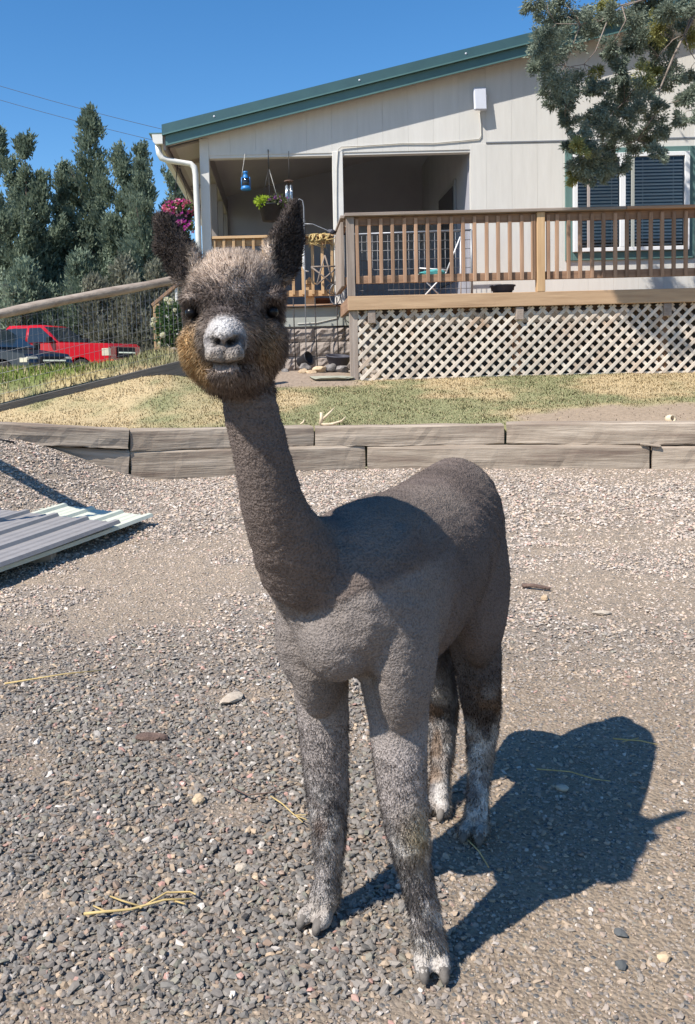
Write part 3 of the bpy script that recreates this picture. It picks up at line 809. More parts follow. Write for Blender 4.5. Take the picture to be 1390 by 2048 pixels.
# ------------------------------------------------------------------ wire fence on the left
fen = thing('wire_fence', 'sloping wire fence with round wooden top rail and dark base board', 'fence', (-2.0, 9.0, 0.9))
fd_ = Vector((1.577, 0.8, 0.372))
def fp(t, z): return Vector((-2.72, 8.6, z)) + fd_ * t
tube('top_rail', [fp(t, 1.745) + Vector((0, 0, 0.008 * math.sin(t * 5))) for t in np.linspace(-0.42, 1.22, 14)], [0.047 + 0.004 * math.sin(k * 1.7) for k in range(14)], 'rail_log', fen, 10)
bd = [fp(-0.42, 0.86), fp(1.22, 0.86)]
dl = (bd[1] - bd[0]).length
box('base_board', (bd[0] + bd[1]) / 2 - Vector((0, 0, 0.065)), (dl, 0.05, 0.17), 'board_dark', fen, (0, -math.asin((bd[1] - bd[0]).z / dl), math.atan2(0.8, 1.577)))
for t in (-0.4, 1.2): tube('post', [fp(t, 0.3), fp(t, 1.70)], 0.06, 'rail_log', fen, 10)
wires = []
for t in np.arange(-0.4, 1.21, 0.0285): wires.append(([fp(t, 0.85), fp(t, 1.71)], 0.0017))
for z in np.arange(0.88, 1.70, 0.1): wires.append(([fp(-0.4, z), fp(1.21, z)], 0.0017))
tag(tubes('wire_mesh', wires, 'wire', fen, 4), kind='stuff')

# leaning rail and post of a gate just left of the view, whose shadow crosses the gravel
gate = thing('gate', 'weathered wooden gate rail on a post beside the metal sheets', 'gate', (-1.75, 4.95, 0.1))
gz = 1.30
gk = (gz - 0.18) / math.tan(SUN_EL)
ga = Vector((-1.10 - gk * math.cos(SUN_AZ), 5.68 - gk * math.sin(SUN_AZ), gz))
gb = ga + Vector((-1.9, 1.55, 0.42))
tube('rail', [ga, (ga + gb) / 2, gb], 0.055, 'rail_log', gate, 8)
tube('post', [(gb.x, gb.y, 0.2), (gb.x, gb.y, gz + 0.45)], 0.06, 'rail_log', gate, 8)
tube('brace', [(ga.x - .02, ga.y, 0.05), (ga.x, ga.y, gz - 0.03)], 0.018, 'rail_log', gate, 8)

# ------------------------------------------------------------------ metal roofing sheets on the gravel
def sheet(name, label, corner, u, v_, L, W, rib, mat, seed, lift):
    """ribbed sheet: corner point, u along the ribs (length L), v across (width W)"""
    u = Vector(u).normalized(); v_ = Vector(v_); v_ = (v_ - u * v_.dot(u)).normalized()
    nrm = u.cross(v_)
    if nrm.z < 0: nrm = -nrm
    prof = []
    x = 0.0
    while x < W - 0.01:
        prof += [(x, 0), (x + 0.012, rib), (x + 0.04, rib), (x + 0.052, 0.0)]
        nx = min(x + 0.225, W)
        for q in (0.33, 0.66):
            xm = x + 0.052 + (nx - x - 0.052) * q
            if nx - x > 0.15: prof += [(xm - .012, 0), (xm, 0.005), (xm + .012, 0)]
        x = nx
    prof += [(W - 0.04, rib * .9), (W, 0)] if False else []
    n = len(prof)
    V, F = [], []
    for i in range(13):
        t = i / 12 * L
        sag = -0.012 * math.sin(math.pi * i / 12)
        for px_, pz in prof: V.append(tuple(Vector(corner) + u * t + v_ * px_ + nrm * (pz + sag) + Vector((0, 0, lift))))
    for i in range(12):
        for k in range(n - 1): F.append((i * n + k, (i + 1) * n + k, (i + 1) * n + k + 1, i * n + k + 1))
    me = pym(name, V, F)
    o = obj(name, me, None, mat)
    so = o.modifiers.new('thick', 'SOLIDIFY'); so.thickness = 0.0015; so.offset = 0
    return tag(o, label, 'metal sheet', 'metal sheets lying on the gravel')
su = (-1.0, -1.75, 0.02)
sheet('metal_sheet', 'pale green ribbed metal sheet under the grey one', (-0.845, 5.56, 0.20), (-0.62, -1.32, -0.05), (-1.0, 0.30, 0.05), 2.4, 0.92, 0.018, 'sheet_green', 1, 0.035)
sheet('metal_sheet', 'dark grey ribbed metal sheet on the pale green one', (-0.985, 5.19, 0.222), (-0.60, -1.32, -0.05), (-1.0, 0.24, 0.04), 2.4, 0.92, 0.019, 'sheet_grey', 2, 0.038)
blk = thing('wood_block', 'short wooden block holding up the metal sheets', 'block', (-1.35, 4.7, .1))
box('block', (-1.42, 4.75, 0.165), (0.3, 0.1, 0.09), 'timber_x', blk)

# ------------------------------------------------------------------ vehicles
def car(name, label, cat, loc, yaw, paint, L, Wd, low, cabin, wheels, wr, pickup):
    root = thing(name, label, cat)
    w = Wd / 2
    # lower body outline with wheel arches (front is +x)
    bot = []
    zb0 = low['zb']
    xs0, xs1 = -L / 2, L / 2
    bot.append((xs0, zb0))
    for wx in sorted(wheels):
        for a in np.linspace(math.pi, 0, 9):
            bot.append((wx + (wr + .07) * math.cos(a), max(zb0, wr + (wr + .07) * math.sin(a))))
    bot.append((xs1 - 0.12, zb0))
    out = bot + low['top']
    n = len(out)
    zmid = 0.75
    V = []
    for yy, k in ((-w, .965), (-w + .07, 1.0), (w - .07, 1.0), (w, .965)):
        for x, z in out: V.append((x * (0.985 if k < 1 else 1.0), yy, zmid + (z - zmid) * k if z > zmid else z))
    F = [tuple(range(n - 1, -1, -1)), tuple(range(3 * n, 4 * n))]
    for j in range(3):
        for i in range(n): F.append((j * n + i, j * n + (i + 1) % n, (j + 1) * n + (i + 1) % n, (j + 1) * n + i))
    me = pym('body', V, F)
    bm = bmesh.new(); bm.from_mesh(me); bmesh.ops.recalc_face_normals(bm, faces=bm.faces); bm.to_mesh(me); bm.free()
    body = obj('body', me, root, paint)
    # cabin
    (bx0, bz0), (tx0, tz0), (tx1, tz1), (bx1, bz1) = cabin
    wt, wb = w - 0.24, w - 0.06
    V = [(bx0, -wb, bz0), (tx0, -wt, tz0), (tx1, -wt, tz1), (bx1, -wb, bz1), (bx0, wb, bz0), (tx0, wt, tz0), (tx1, wt, tz1), (bx1, wb, bz1)]
    F = [(0, 1, 2, 3), (7, 6, 5, 4), (0, 4, 5, 1), (1, 5, 6, 2), (2, 6, 7, 3), (3, 7, 4, 0)]
    bm = bmesh.new(); bm.from_mesh(pym('cabin', V, F)); bmesh.ops.recalc_face_normals(bm, faces=bm.faces)
    bmesh.ops.bevel(bm, geom=bm.edges[:], offset=0.05, segments=2, affect='EDGES')
    me = bpy.data.meshes.new('cabin'); bm.to_mesh(me); bm.free(); me.shade_smooth()
    cab = obj('cabin', me, root, paint)
    def side(x0, x1, z0, z1, sgn, name_, mat_):
        def sy_(z): return sgn * (wb + (wt - wb) * (z - bz0) / (tz0 - bz0) + 0.006)
        def lim(x, z):
            xa = bx0 + (tx0 - bx0) * (z - bz0) / (tz0 - bz0) + .09; xb = bx1 + (tx1 - bx1) * (z - bz1) / (tz1 - bz1) - .09
            return min(max(x, xa), xb)
        P = [(lim(x0, z0), z0), (lim(x1, z0), z0), (lim(x1, z1), z1), (lim(x0, z1), z1)]
        V = [(x, sy_(z), z) for x, z in P] + [(x, sy_(z) - sgn * .02, z) for x, z in P]
        F = [(0, 1, 2, 3), (7, 6, 5, 4)] + [(i, (i + 1) % 4, 4 + (i + 1) % 4, 4 + i) for i in range(4)]
        return obj(name_, pym(name_, V, F), cab, mat_)
    zlo, zhi = bz0 + .06, tz0 - .10
    for sgn in (-1, 1):
        for a, b_ in low['glass']: side(a, b_, zlo, zhi, sgn, 'side_window', 'car_glass')
    for nm, (xa, za), (xb, zb_) in (('windscreen', (bx1, bz1), (tx1, tz1)), ('rear_window', (bx0, bz0), (tx0, tz0))):
        q = Vector((xb - xa, 0, zb_ - za)); nn = Vector((q.z, 0, -q.x)).normalized() * (1 if nm == 'windscreen' else -1)
        A = Vector((xa, 0, za)) + q * .1 + nn * .012; B = Vector((xa, 0, za)) + q * .9 + nn * .012
        V = [(A.x, -wb + .1, A.z), (A.x, wb - .1, A.z), (B.x, wt - .09, B.z), (B.x, -wt + .09, B.z)]
        V += [tuple(Vector(v_) - nn * .02) for v_ in V]
        obj(nm, pym(nm, V, [(0, 1, 2, 3), (7, 6, 5, 4)] + [(i, (i + 1) % 4, 4 + (i + 1) % 4, 4 + i) for i in range(4)]), cab, 'car_glass')
    for wx in wheels:
        for sgn in (-1, 1):
            wh = lathe('wheel', [(wr * .62, -.11), (wr * .9, -.115), (wr, -.08), (wr, .08), (wr * .9, .115), (wr * .62, .11)], 'tyre', root, (wx, sgn * (w - .13), wr), 24, (R(90), 0, 0))
            V, F = [], []
            rim_y = sgn * (w - .13) + sgn * .095
            for k in range(5):
                a = k * 2 * math.pi / 5 + .3
                d_ = Vector((math.cos(a), 0, math.sin(a))); t_ = Vector((-math.sin(a), 0, math.cos(a)))
                o_ = len(V)
                for rr, ww in ((.05, .06), (wr * .64, .045)):
                    for s_ in (-1, 1):
                        for dy in (0, .03): V.append(tuple(Vector((wx, rim_y - sgn * dy, wr)) + d_ * rr + t_ * s_ * ww))
                F += [tuple(o_ + i for i in f) for f in ((0, 2, 6, 4), (1, 5, 7, 3), (0, 4, 5, 1), (2, 3, 7, 6))]
            for k in range(20):
                a = k * math.pi / 10
                for rr in (wr * .58, wr * .66): V.append((wx + rr * math.cos(a), rim_y, wr + rr * math.sin(a)))
            o_ = len(V) - 40
            F += [(o_ + 2 * k, o_ + 2 * k + 1, o_ + (2 * k + 3) % 40, o_ + (2 * k + 2) % 40) for k in range(20)]
            obj('rim', pym('rim', V, F), wh, 'alloy')
            lathe('arch_lining', [(0, 0.02), (wr + .06, 0.02), (wr + .06, -.05)], 'car_dark', root, (wx, sgn * (w - .30), wr), 20, (R(90), 0, 0))
    for dx in low['seams']:
        for sgn in (-1, 1): box('door_seam', (dx, sgn * (w - .001), .92), (.012, .012, .62), 'car_dark', root, None, 0)
    for sgn in (-1, 1):
        box('headlight', (L / 2 - low['hx'], sgn * (w - .21), low['zl']), (.30, .43, low['hl']), 'headlamp', root, None, .03)
        box('mirror', (bx1 - .28, sgn * (w + .10), bz1 + .12), (.14, .20, .20), 'car_dark', root, None, .03)
        for dx in low['doors']:
            box('door_handle', (dx, sgn * (w + .006), bz0 - .13), (.16, .03, .035), 'car_dark', root, None, .008)
    box('grille', (L / 2 + .0, 0, low['zl'] - .02), (.08, Wd - .85, low['hl'] + .06), 'car_dark', root, None, .02)
    box('grille_bar', (L / 2 + .045, 0, low['zl'] - .02), (.02, Wd - .9, .05), 'chrome', root, None, .005)
    box('bumper', (L / 2 - .02, 0, zb0 + .17), (.26, Wd - .06, .22), low['bump'], root, None, .05)
    box('rear_bumper', (-L / 2 + .02, 0, zb0 + .17), (.2, Wd - .1, .2), 'car_dark', root, None, .05)
    root.location = loc
    root.rotation_euler = (0, 0, yaw)
    return root
zt_ = float(h_up(-7, 29)) + 0.30
car('pickup_truck', 'bright red pickup truck parked behind the fence', 'truck', (-7.75, 29.6, zt_), R(-20), 'red_paint', 5.7, 1.98,
    dict(zb=.48, top=[(2.85, .62), (2.86, 1.16), (2.74, 1.26), (1.0, 1.34), (-1.32, 1.33), (-1.36, 1.30), (-2.85, 1.30)], glass=[(-1.3, -.32), (-.22, .95)], zl=.99, hl=.28, hx=.145, doors=[-.2, -1.1], seams=[-1.28, -.28, .98], bump='red_paint'),
    [(-1.32, 1.31), (-1.12, 1.95), (.18, 1.94), (1.02, 1.31)], (-1.85, 1.80), .40, True)
car('parked_car', 'dark navy crossover car parked beside the red truck', 'car', (-8.35, 24.9, zt_ - .02), R(-24), 'navy_paint', 4.7, 1.86,
    dict(zb=.34, top=[(2.33, .45), (2.35, .66), (2.18, .90), (1.15, 1.06), (-2.1, 1.06), (-2.33, .95), (-2.33, .5)], glass=[(-1.9, -.75), (-.65, .95)], zl=.735, hl=.17, hx=.22, doors=[-.3, -1.3], seams=[-.72, .9], bump='navy_paint'),
    [(-2.15, 1.04), (-1.75, 1.66), (.25, 1.66), (1.25, 1.04)], (-1.4, 1.42), .36, False)

# ------------------------------------------------------------------ trees
def sprig_mesh(name, P, D, ln, wd, col, g, tri_=False):
    """diamond-shaped sprigs at P pointing along D"""
    n = len(P)
    D = D / np.linalg.norm(D, axis=1, keepdims=True)
    rv = g.standard_normal((n, 3))
    S = np.cross(D, rv); S /= np.linalg.norm(S, axis=1, keepdims=True) + 1e-9
    U = np.cross(S, D)
    ln = ln[:, None]; wd = wd[:, None]
    if tri_:
        V = np.stack([P - S * wd * .6, P + S * wd * .6, P + D * ln], 1).reshape(-1, 3)
        return npm(name, V, np.arange(3 * n).reshape(-1, 3), np.repeat(col, 3, 0))
    V = np.stack([P, P + D * ln * .55 + S * wd * .5 + U * wd * .15, P + D * ln, P + D * ln * .5 - S * wd * .5 + U * wd * .15], 1).reshape(-1, 3)
    return npm(name, V, np.arange(4 * n).reshape(-1, 4), np.repeat(col, 4, 0))
def conifer(name, label, loc, H, Rr, seed, c0, c1, nl=75, spr=26, size=0.15, group='junipers behind the parked vehicles'):
    g = np.random.default_rng(seed)
    root = thing(name, label, 'tree', loc, group)
    loc = np.array(loc)
    lean = g.normal(0, .015, 2)
    tp = [(loc[0] + lean[0] * t * H, loc[1] + lean[1] * t * H, loc[2] - .15 + t * H) for t in np.linspace(0, .96, 8)]
    tube('trunk', tp, [0.20 * (1 - .93 * t) for t in np.linspace(0, 1, 8)], 'trunk', root, 7)
    PP, DD, CC = [], [], []
    lp = []
    # several leaders give the uneven, many-topped outline
    leaders = [(0, 0, 1.0, .85)] + [(g.normal(0, Rr * .5), g.normal(0, Rr * .35), g.uniform(.5, .9), g.uniform(.4, .62)) for _ in range(6)]
    for i in range(int(nl * 1.7)):
        lx, ly, lh, lr = leaders[0] if g.random() < .36 else leaders[g.integers(1, 7)]
        hh = g.random() ** 1.15 * .97 + .03
        rr = Rr * lr * ((1 - hh) ** 1.05 * 1.15 + .035) * (.4 + .8 * g.random())
        a = g.random() * 6.283
        p0 = loc + np.array([lx * min(1, hh * 2) + lean[0] * hh * H, ly * min(1, hh * 2) + lean[1] * hh * H, .3 + hh * lh * H * .97])
        d = np.array([math.cos(a), math.sin(a), g.uniform(.3, 1.3)])
        p1 = p0 + d * rr
        if rr > .4: lp.append(([tuple(p0 - np.array([0, 0, .2])), tuple((p0 + p1) / 2 + [0, 0, -.05]), tuple(p1)], [.035, .022, .008]))
        for k in range(9):
            t = .2 + .8 * k / 8
            c = p0 + d * rr * t + g.normal(0, .13, 3)
            n = spr
            off = g.standard_normal((n, 3)) * np.array([.11, .11, .15]) * (1.15 - .5 * hh)
            PP.append(c + off); DD.append(off * .8 + d * .25 + np.array([0, 0, .18]) + g.normal(0, .08, (n, 3)))
            tone = np.clip(.35 * g.random() + .5 * g.random((n, 1)), 0, 1)
            CC.append(c0 + (c1 - c0) * tone)
    P, D, col = np.concatenate(PP), np.concatenate(DD), np.concatenate(CC)
    n = len(P)
    me = sprig_mesh('crown', P, D, size * (.6 + .7 * g.random(n)), size * (.35 + .3 * g.random(n)), col, g, True)
    obj('crown', me, root, 'leafage')
    tag(tubes('limbs', lp[:40], 'trunk', root, 4), kind='stuff')
    return root
JD, JL = np.array([.10, .14, .105]), np.array([.30, .355, .245])
zt2 = 0.78
conifer('juniper_tree', 'tallest juniper with a pointed many-tipped top', (-7.96, 38, zt2), 11.4, 3.0, 1, JD, JL, 150, 26)
conifer('juniper_tree', 'broad juniper standing directly behind the navy car', (-10.25, 36.5, zt2), 9.9, 2.7, 2, JD, JL, 120, 26)
conifer('juniper_tree', 'dense juniper farthest from the house', (-11.9, 37.5, zt2), 10.6, 2.6, 3, JD, JL, 110, 26)
conifer('juniper_tree', 'shorter juniper on the house side of the tallest one', (-6.15, 36, zt2), 9.2, 2.2, 4, JD, JL * 1.08, 100, 26)
conifer('juniper_tree', 'slim juniper between the broad one and the tallest one', (-9.2, 39, zt2), 9.0, 2.2, 5, JD, JL, 90, 26)
conifer('juniper_tree', 'small pointed juniper tip beside the eave', (-4.45, 37, zt2), 8.7, 2.0, 6, JD, JL * 1.1, 80, 26)
conifer('juniper_tree', 'low juniper behind the hanging pink flowers', (-5.35, 35, zt2), 8.3, 2.2, 7, JD, JL * 1.05, 90, 26)
SD, SL = np.array([.15, .16, .115]), np.array([.36, .355, .27])
for k, (x, y, H, rr, lb) in enumerate([(-5.9, 33.5, 4.3, 1.7, 'grey green sagebrush-like shrub behind the truck bonnet'), (-4.6, 32.5, 4.0, 1.6, 'grey green leafy shrub nearest the stair railing'), (-7.6, 34.0, 4.6, 1.8, 'dull green shrub rising behind the truck cab'), (-9.6, 33.5, 4.2, 1.8, 'dull green shrub rising behind the navy car')]):
    conifer('shrub', lb, (x, y, zt2), H, rr, 20 + k, SD if k < 2 else JD * 1.3, SL if k < 2 else JL * 1.1, 110, 26, .15, 'shrubs behind the parked vehicles')

# overhanging juniper branch by the house
CL = [(2.76,9.72,4.99,0.066,0),(2.99,9.99,5.08,0.080,0),(3.14,9.84,5.00,0.119,0),(3.12,10.04,4.95,0.094,0),(3.28,10.06,5.00,0.108,0),(2.83,9.56,4.58,0.102,0),(2.73,9.52,4.48,0.077,0),(3.14,10.25,4.95,0.097,0),(2.80,9.74,4.32,0.072,0),(2.87,9.72,4.45,0.105,0),(3.18,10.39,4.74,0.111,0),(3.14,9.93,4.66,0.107,0),(3.11,10.25,4.49,0.110,0),(3.11,9.93,4.30,0.107,0),(3.05,10.07,4.20,0.081,0),(3.01,9.64,4.11,0.103,0),(3.21,10.07,4.14,0.094,0),(3.16,10.27,4.13,0.069,0),(3.18,9.97,4.01,0.067,0),(3.25,10.16,3.94,0.061,0),(3.26,10.11,3.82,0.061,0),(3.20,9.56,3.62,0.064,0),(3.38,10.18,4.28,0.082,0),(3.44,10.03,4.15,0.068,0),(3.45,9.77,4.11,0.066,0),(3.44,9.53,4.06,0.051,0),(3.60,10.27,4.38,0.062,1),(3.39,9.93,4.75,0.080,0),(3.58,10.15,4.90,0.081,0),(3.71,10.28,5.04,0.082,1),(3.44,10.14,4.99,0.054,0),(3.76,10.33,5.19,0.097,1),(3.68,9.86,4.89,0.079,0),(3.96,10.22,5.10,0.096,0),(3.94,9.91,4.86,0.107,0),(4.19,10.34,5.14,0.111,0),(4.30,10.28,5.10,0.110,0),(4.12,9.59,4.80,0.090,0),(4.25,9.63,4.86,0.103,0),(4.41,9.69,4.91,0.105,0),(4.07,10.36,4.89,0.098,0),(3.96,9.89,4.63,0.080,0),(3.92,10.06,4.59,0.068,0),(3.60,9.77,4.49,0.066,0),(3.70,9.96,4.46,0.060,0),(3.74,9.85,4.26,0.059,0),(3.70,9.82,4.33,0.052,0),(4.22,10.03,4.76,0.094,1),(4.28,10.03,4.84,0.081,1),(4.31,10.31,4.69,0.083,0),(4.39,10.12,4.71,0.068,0),(4.70,10.33,4.82,0.083,1),(4.61,10.27,4.92,0.069,0),(4.51,10.38,4.50,0.098,0),(4.47,10.11,4.33,0.081,0),(3.91,9.65,4.16,0.091,1),(4.27,10.27,4.39,0.069,1),(4.46,10.36,4.28,0.083,0),(4.24,10.31,4.51,0.056,0),(3.96,10.02,4.15,0.121,0),(3.90,10.14,4.07,0.122,0),(3.86,9.69,3.91,0.105,0),(4.18,10.25,4.15,0.082,0),(3.77,10.02,4.09,0.081,0),(3.52,9.76,3.89,0.066,0),(3.42,9.56,3.80,0.058,0),(3.80,10.26,3.97,0.082,0),(3.94,10.38,3.95,0.111,0),(3.81,9.58,3.75,0.077,0),(3.58,10.22,3.89,0.082,0),(3.54,9.87,3.72,0.092,0),(3.52,9.64,3.61,0.090,0),(3.70,9.77,3.63,0.079,0),(3.89,10.19,3.64,0.096,0),(3.74,10.28,3.64,0.082,0),(3.37,9.55,3.41,0.077,0),(3.47,10.05,3.61,0.047,0),(3.15,9.55,3.41,0.070,1),(3.26,10.14,3.56,0.054,0),(3.35,9.79,3.36,0.079,0),(3.76,10.28,3.52,0.082,0),(4.10,10.37,3.61,0.070,0),(4.09,9.95,3.62,0.080,0),(4.35,10.39,3.91,0.091,0),(4.15,9.78,3.64,0.066,0),(4.04,9.57,3.80,0.058,0),(4.12,10.04,3.55,0.068,0),(4.01,9.54,3.33,0.064,0),(4.40,9.68,3.94,0.071,0),(4.41,9.87,3.97,0.053,0),(4.62,10.05,4.12,0.053,0),(4.32,9.64,3.71,0.052,0),(4.39,9.54,3.71,0.051,0),(4.67,10.27,4.33,0.056,0),(3.54,9.78,3.27,0.079,0),(3.66,10.36,3.39,0.083,0),(3.82,10.31,3.37,0.083,0),(3.27,9.84,3.29,0.066,0),(3.76,9.92,3.30,0.067,0),(3.44,9.97,3.22,0.067,0),(3.31,10.08,3.21,0.054,1),(3.65,10.04,3.23,0.053,0)]
LIMBS = [[(7.34,10.12,0.90,0.2223),(7.23,10.12,3.43,0.1890),(7.00,10.06,4.99,0.1556),(6.89,10.01,6.77,0.1001),(6.78,10.01,8.99,0.0334)],
[(7.00,10.06,4.88,0.1001),(6.00,10.01,5.38,0.0689),(5.45,9.98,5.45,0.0556),(4.98,9.95,5.42,0.0402),(4.72,9.97,5.13,0.0268),(4.60,9.93,4.93,0.0161),(4.52,9.95,4.83,0.0108),(4.46,9.92,4.69,0.0084),(4.35,9.95,4.64,0.0058),(4.20,9.97,4.48,0.0044)],
[(4.46,9.92,4.69,0.0071),(4.49,9.89,4.52,0.0056),(4.57,9.87,4.38,0.0044)],
[(4.98,9.95,5.42,0.0245),(4.60,10.01,5.31,0.0190),(4.08,10.06,5.12,0.0130),(3.77,9.89,4.98,0.0078),(3.75,9.73,4.78,0.0067),(3.61,9.67,4.55,0.0044)],
[(4.08,10.06,5.12,0.0111),(3.67,10.01,5.01,0.0100),(3.57,9.95,4.86,0.0084),(3.30,9.84,4.79,0.0067),(3.00,9.73,4.76,0.0044)],
[(3.69,9.97,5.00,0.0071),(3.49,9.73,4.63,0.0061),(3.41,9.69,4.45,0.0050),(3.30,9.73,4.33,0.0039)],
[(4.60,9.95,4.93,0.0146),(4.35,9.95,4.45,0.0117),(4.20,9.93,4.11,0.0096),(4.19,9.95,3.90,0.0082),(3.94,9.89,3.56,0.0056),(3.57,9.89,3.43,0.0033)],
[(4.19,9.95,3.93,0.0051),(4.39,9.78,3.95,0.0044),(4.47,9.73,3.82,0.0033)],
[(4.72,9.97,5.13,0.0135),(4.40,9.84,4.89,0.0078)],
[(3.30,9.84,4.79,0.0067),(3.17,9.95,4.39,0.0056),(3.17,9.95,3.95,0.0044),(3.32,9.84,3.72,0.0033),(3.49,9.78,3.70,0.0033)],
[(4.20,9.93,4.11,0.0071),(3.82,9.95,3.99,0.0064),(3.61,9.95,3.81,0.0051),(3.59,10.01,3.50,0.0033)],
[(6.89,10.01,5.88,0.0667),(5.78,9.56,6.54,0.0334),(5.11,9.45,6.77,0.0133)],
[(6.89,10.01,6.43,0.0556),(8.23,10.23,7.21,0.0334),(8.89,10.23,7.43,0.0133)],
[(7.12,10.06,4.32,0.0667),(8.00,9.34,4.88,0.0334),(8.67,8.89,5.10,0.0111)]]
LIMBS.append([(4.98, 9.95, 5.42, .03), (4.0, 9.5, 5.70, .022), (3.2, 9.1, 5.66, .014), (2.5, 8.75, 5.5, .009), (1.8, 8.7, 5.4, .004)])
jt = thing('juniper_tree', 'juniper overhanging the deck with drooping blue green sprays', 'tree', (7.33, 10.1, .75))
tube('trunk', [p[:3] for p in LIMBS[0]], [p[3] for p in LIMBS[0]], 'trunk', jt, 10)
for lb in LIMBS[1:]:
    tube('limb', [p[:3] for p in lb], [p[3] for p in lb], 'branch_grey', jt, 6)
g = np.random.default_rng(5)
extra = []
for k in range(120):
    a, hh = g.random() * 6.283, g.random()
    rr = (1.7 * (1 - hh) + .5) * g.uniform(.4, 1)
    p = (7.2 + rr * math.cos(a), 10.0 + rr * .8 * math.sin(a), 5.2 + 4.0 * hh)
    if p[0] > 5.4: extra.append((*p, g.uniform(.16, .26), int(g.random() < .15)))
for k in range(44):
    extra.append((g.uniform(1.75, 2.75), g.uniform(8.6, 8.8), g.uniform(5.22, 5.62), g.uniform(.13, .17), 0))
for k in range(26):
    extra.append((g.uniform(3.9, 5.6), g.uniform(9.6, 10.3), g.uniform(5.4, 6.0), g.uniform(.15, .2), int(g.random() < .2)))
twigs = []
PP, DD, CC, LL = [], [], [], []
nodes = np.array([q[:3] for lb in LIMBS[1:] for q in lb])
for (x, y, z, r_, yel) in CL + extra:
    c = np.array([x, y, z]); r_ = r_ * 1.12
    big = r_ > .15
    n = 900 if not big else 420
    sub = c + g.standard_normal((6, 3)) * r_ * .55
    idx = g.integers(0, 6, n)
    off = g.standard_normal((n, 3)) * r_ * .30
    PP.append(sub[idx] + off)
    DD.append(off * 1.0 + (sub[idx] - c) * .8 + np.array([0, 0, -.01]) + g.normal(0, r_ * .18, (n, 3)))
    ca, cb = (np.array([.11, .145, .115]), np.array([.33, .375, .29])) if not yel else (np.array([.20, .21, .07]), np.array([.46, .45, .19]))
    CC.append(ca + (cb - ca) * np.clip(g.random((n, 1)) * .8 + .3 * g.random(), 0, 1))
    LL.append(np.full(n, .030 if not big else .075))
    if not big:
        j = np.argmin(((nodes - c) ** 2).sum(1))
        md = (nodes[j] + c) / 2 + g.normal(0, .02, 3) + np.array([0, 0, .02])
        twigs.append(([tuple(nodes[j]), tuple(md), tuple(c)], [.0045, .0035, .0015]))
P, D, col, ll = map(np.concatenate, (PP, DD, CC, LL))
n = len(P)
obj('crown', sprig_mesh('crown', P, D, ll * (.6 + .8 * g.random(n)), ll * (.36 + .25 * g.random(n)), col, g, True), jt, 'leafage')
tag(tubes('twigs', twigs, 'branch_grey', jt, 4), kind='stuff')

# ------------------------------------------------------------------ alpaca
BK = Vector((0.502, 0.865, 0))           # towards the rump
LT = Vector((0.865, -0.502, 0))          # towards the near side
O0 = Vector((0.135, 1.652, 0))
def loc(t, l_, z): return O0 + BK * t + LT * l_ + Vector((0, 0, z))
AV, AF = [], []
def add(V, F):
    o_ = len(AV)
    AV.extend([tuple(v_) for v_ in V]); AF.extend([tuple(i + o_ for i in f) for f in F])
def ring_loft(rings, seg=24):
    """rings: (centre, axis a, ra, axis b, rb)"""
    V, F = [], []
    for c, a, ra, b_, rb in rings:
        for k in range(seg):
            an = 2 * math.pi * k / seg
            V.append(Vector(c) + a * (ra * math.cos(an)) + b_ * (rb * math.sin(an)))
    for i in range(len(rings) - 1):
        for k in range(seg): F.append((i * seg + k, i * seg + (k + 1) % seg, (i + 1) * seg + (k + 1) % seg, (i + 1) * seg + k))
    F.append(tuple(range(seg - 1, -1, -1))); F.append(tuple((len(rings) - 1) * seg + k for k in range(seg)))
    add(V, F)
def ell(c, ra, rb, rc, a=Vector((1, 0, 0)), b_=Vector((0, 1, 0)), cc=Vector((0, 0, 1))):
    bm = bmesh.new(); bmesh.ops.create_icosphere(bm, subdivisions=3, radius=1)
    V = [Vector(c) + a * (v_.co.x * ra) + b_ * (v_.co.y * rb) + cc * (v_.co.z * rc) for v_ in bm.verts]
    bm.verts.index_update()
    F = [tuple(v_.index for v_ in f.verts) for f in bm.faces]
    bm.free(); add(V, F)
def limb(pts, seg=18):
    """tapered limb: (x, y, z, r) resampled with Catmull-Rom"""
    P = np.array(pts, float)
    Q = np.vstack([2 * P[0] - P[1], P, 2 * P[-1] - P[-2]])
    out = []
    for i in range(1, len(Q) - 2):
        for t in np.linspace(0, 1, 5)[:-1]:
            a, b_, c, d_ = Q[i - 1], Q[i], Q[i + 1], Q[i + 2]
            out.append(.5 * (2 * b_ + (c - a) * t + (2 * a - 5 * b_ + 4 * c - d_) * t * t + (3 * b_ - a - 3 * c + d_) * t ** 3))
    out.append(P[-1])
    V, F = tube_vf([o_[:3] for o_ in out], [o_[3] for o_ in out], seg)
    add(V, F)
UPZ = Vector((0, 0, 1))
TOR = [(-.155, .71, .045, .06), (-.135, .715, .085, .095), (-.09, .72, .118, .130), (-.02, .72, .136, .165), (.08, .70, .143, .192), (.20, .70, .147, .188), (.33, .715, .146, .178), (.45, .738, .134, .172), (.54, .748, .122, .174), (.61, .743, .104, .162), (.665, .735, .074, .125), (.69, .725, .045, .075)]
ring_loft([(loc(t, 0, z), LT, hw, UPZ, hh) for t, z, hw, hh in TOR], 32)
for sg in (1, -1):
    ell(loc(.0, sg * .088, .655), .060, .10, .20, LT, BK, UPZ)
    ell(loc(.50, sg * .074, .63), .064, .12, .20, LT, BK, UPZ)
ell(loc(-.085, -.005, .655), .075, .085, .085, LT, BK, UPZ)
ell(loc(-.01, -.108, .64), .058, .09, .13, LT, BK, UPZ)
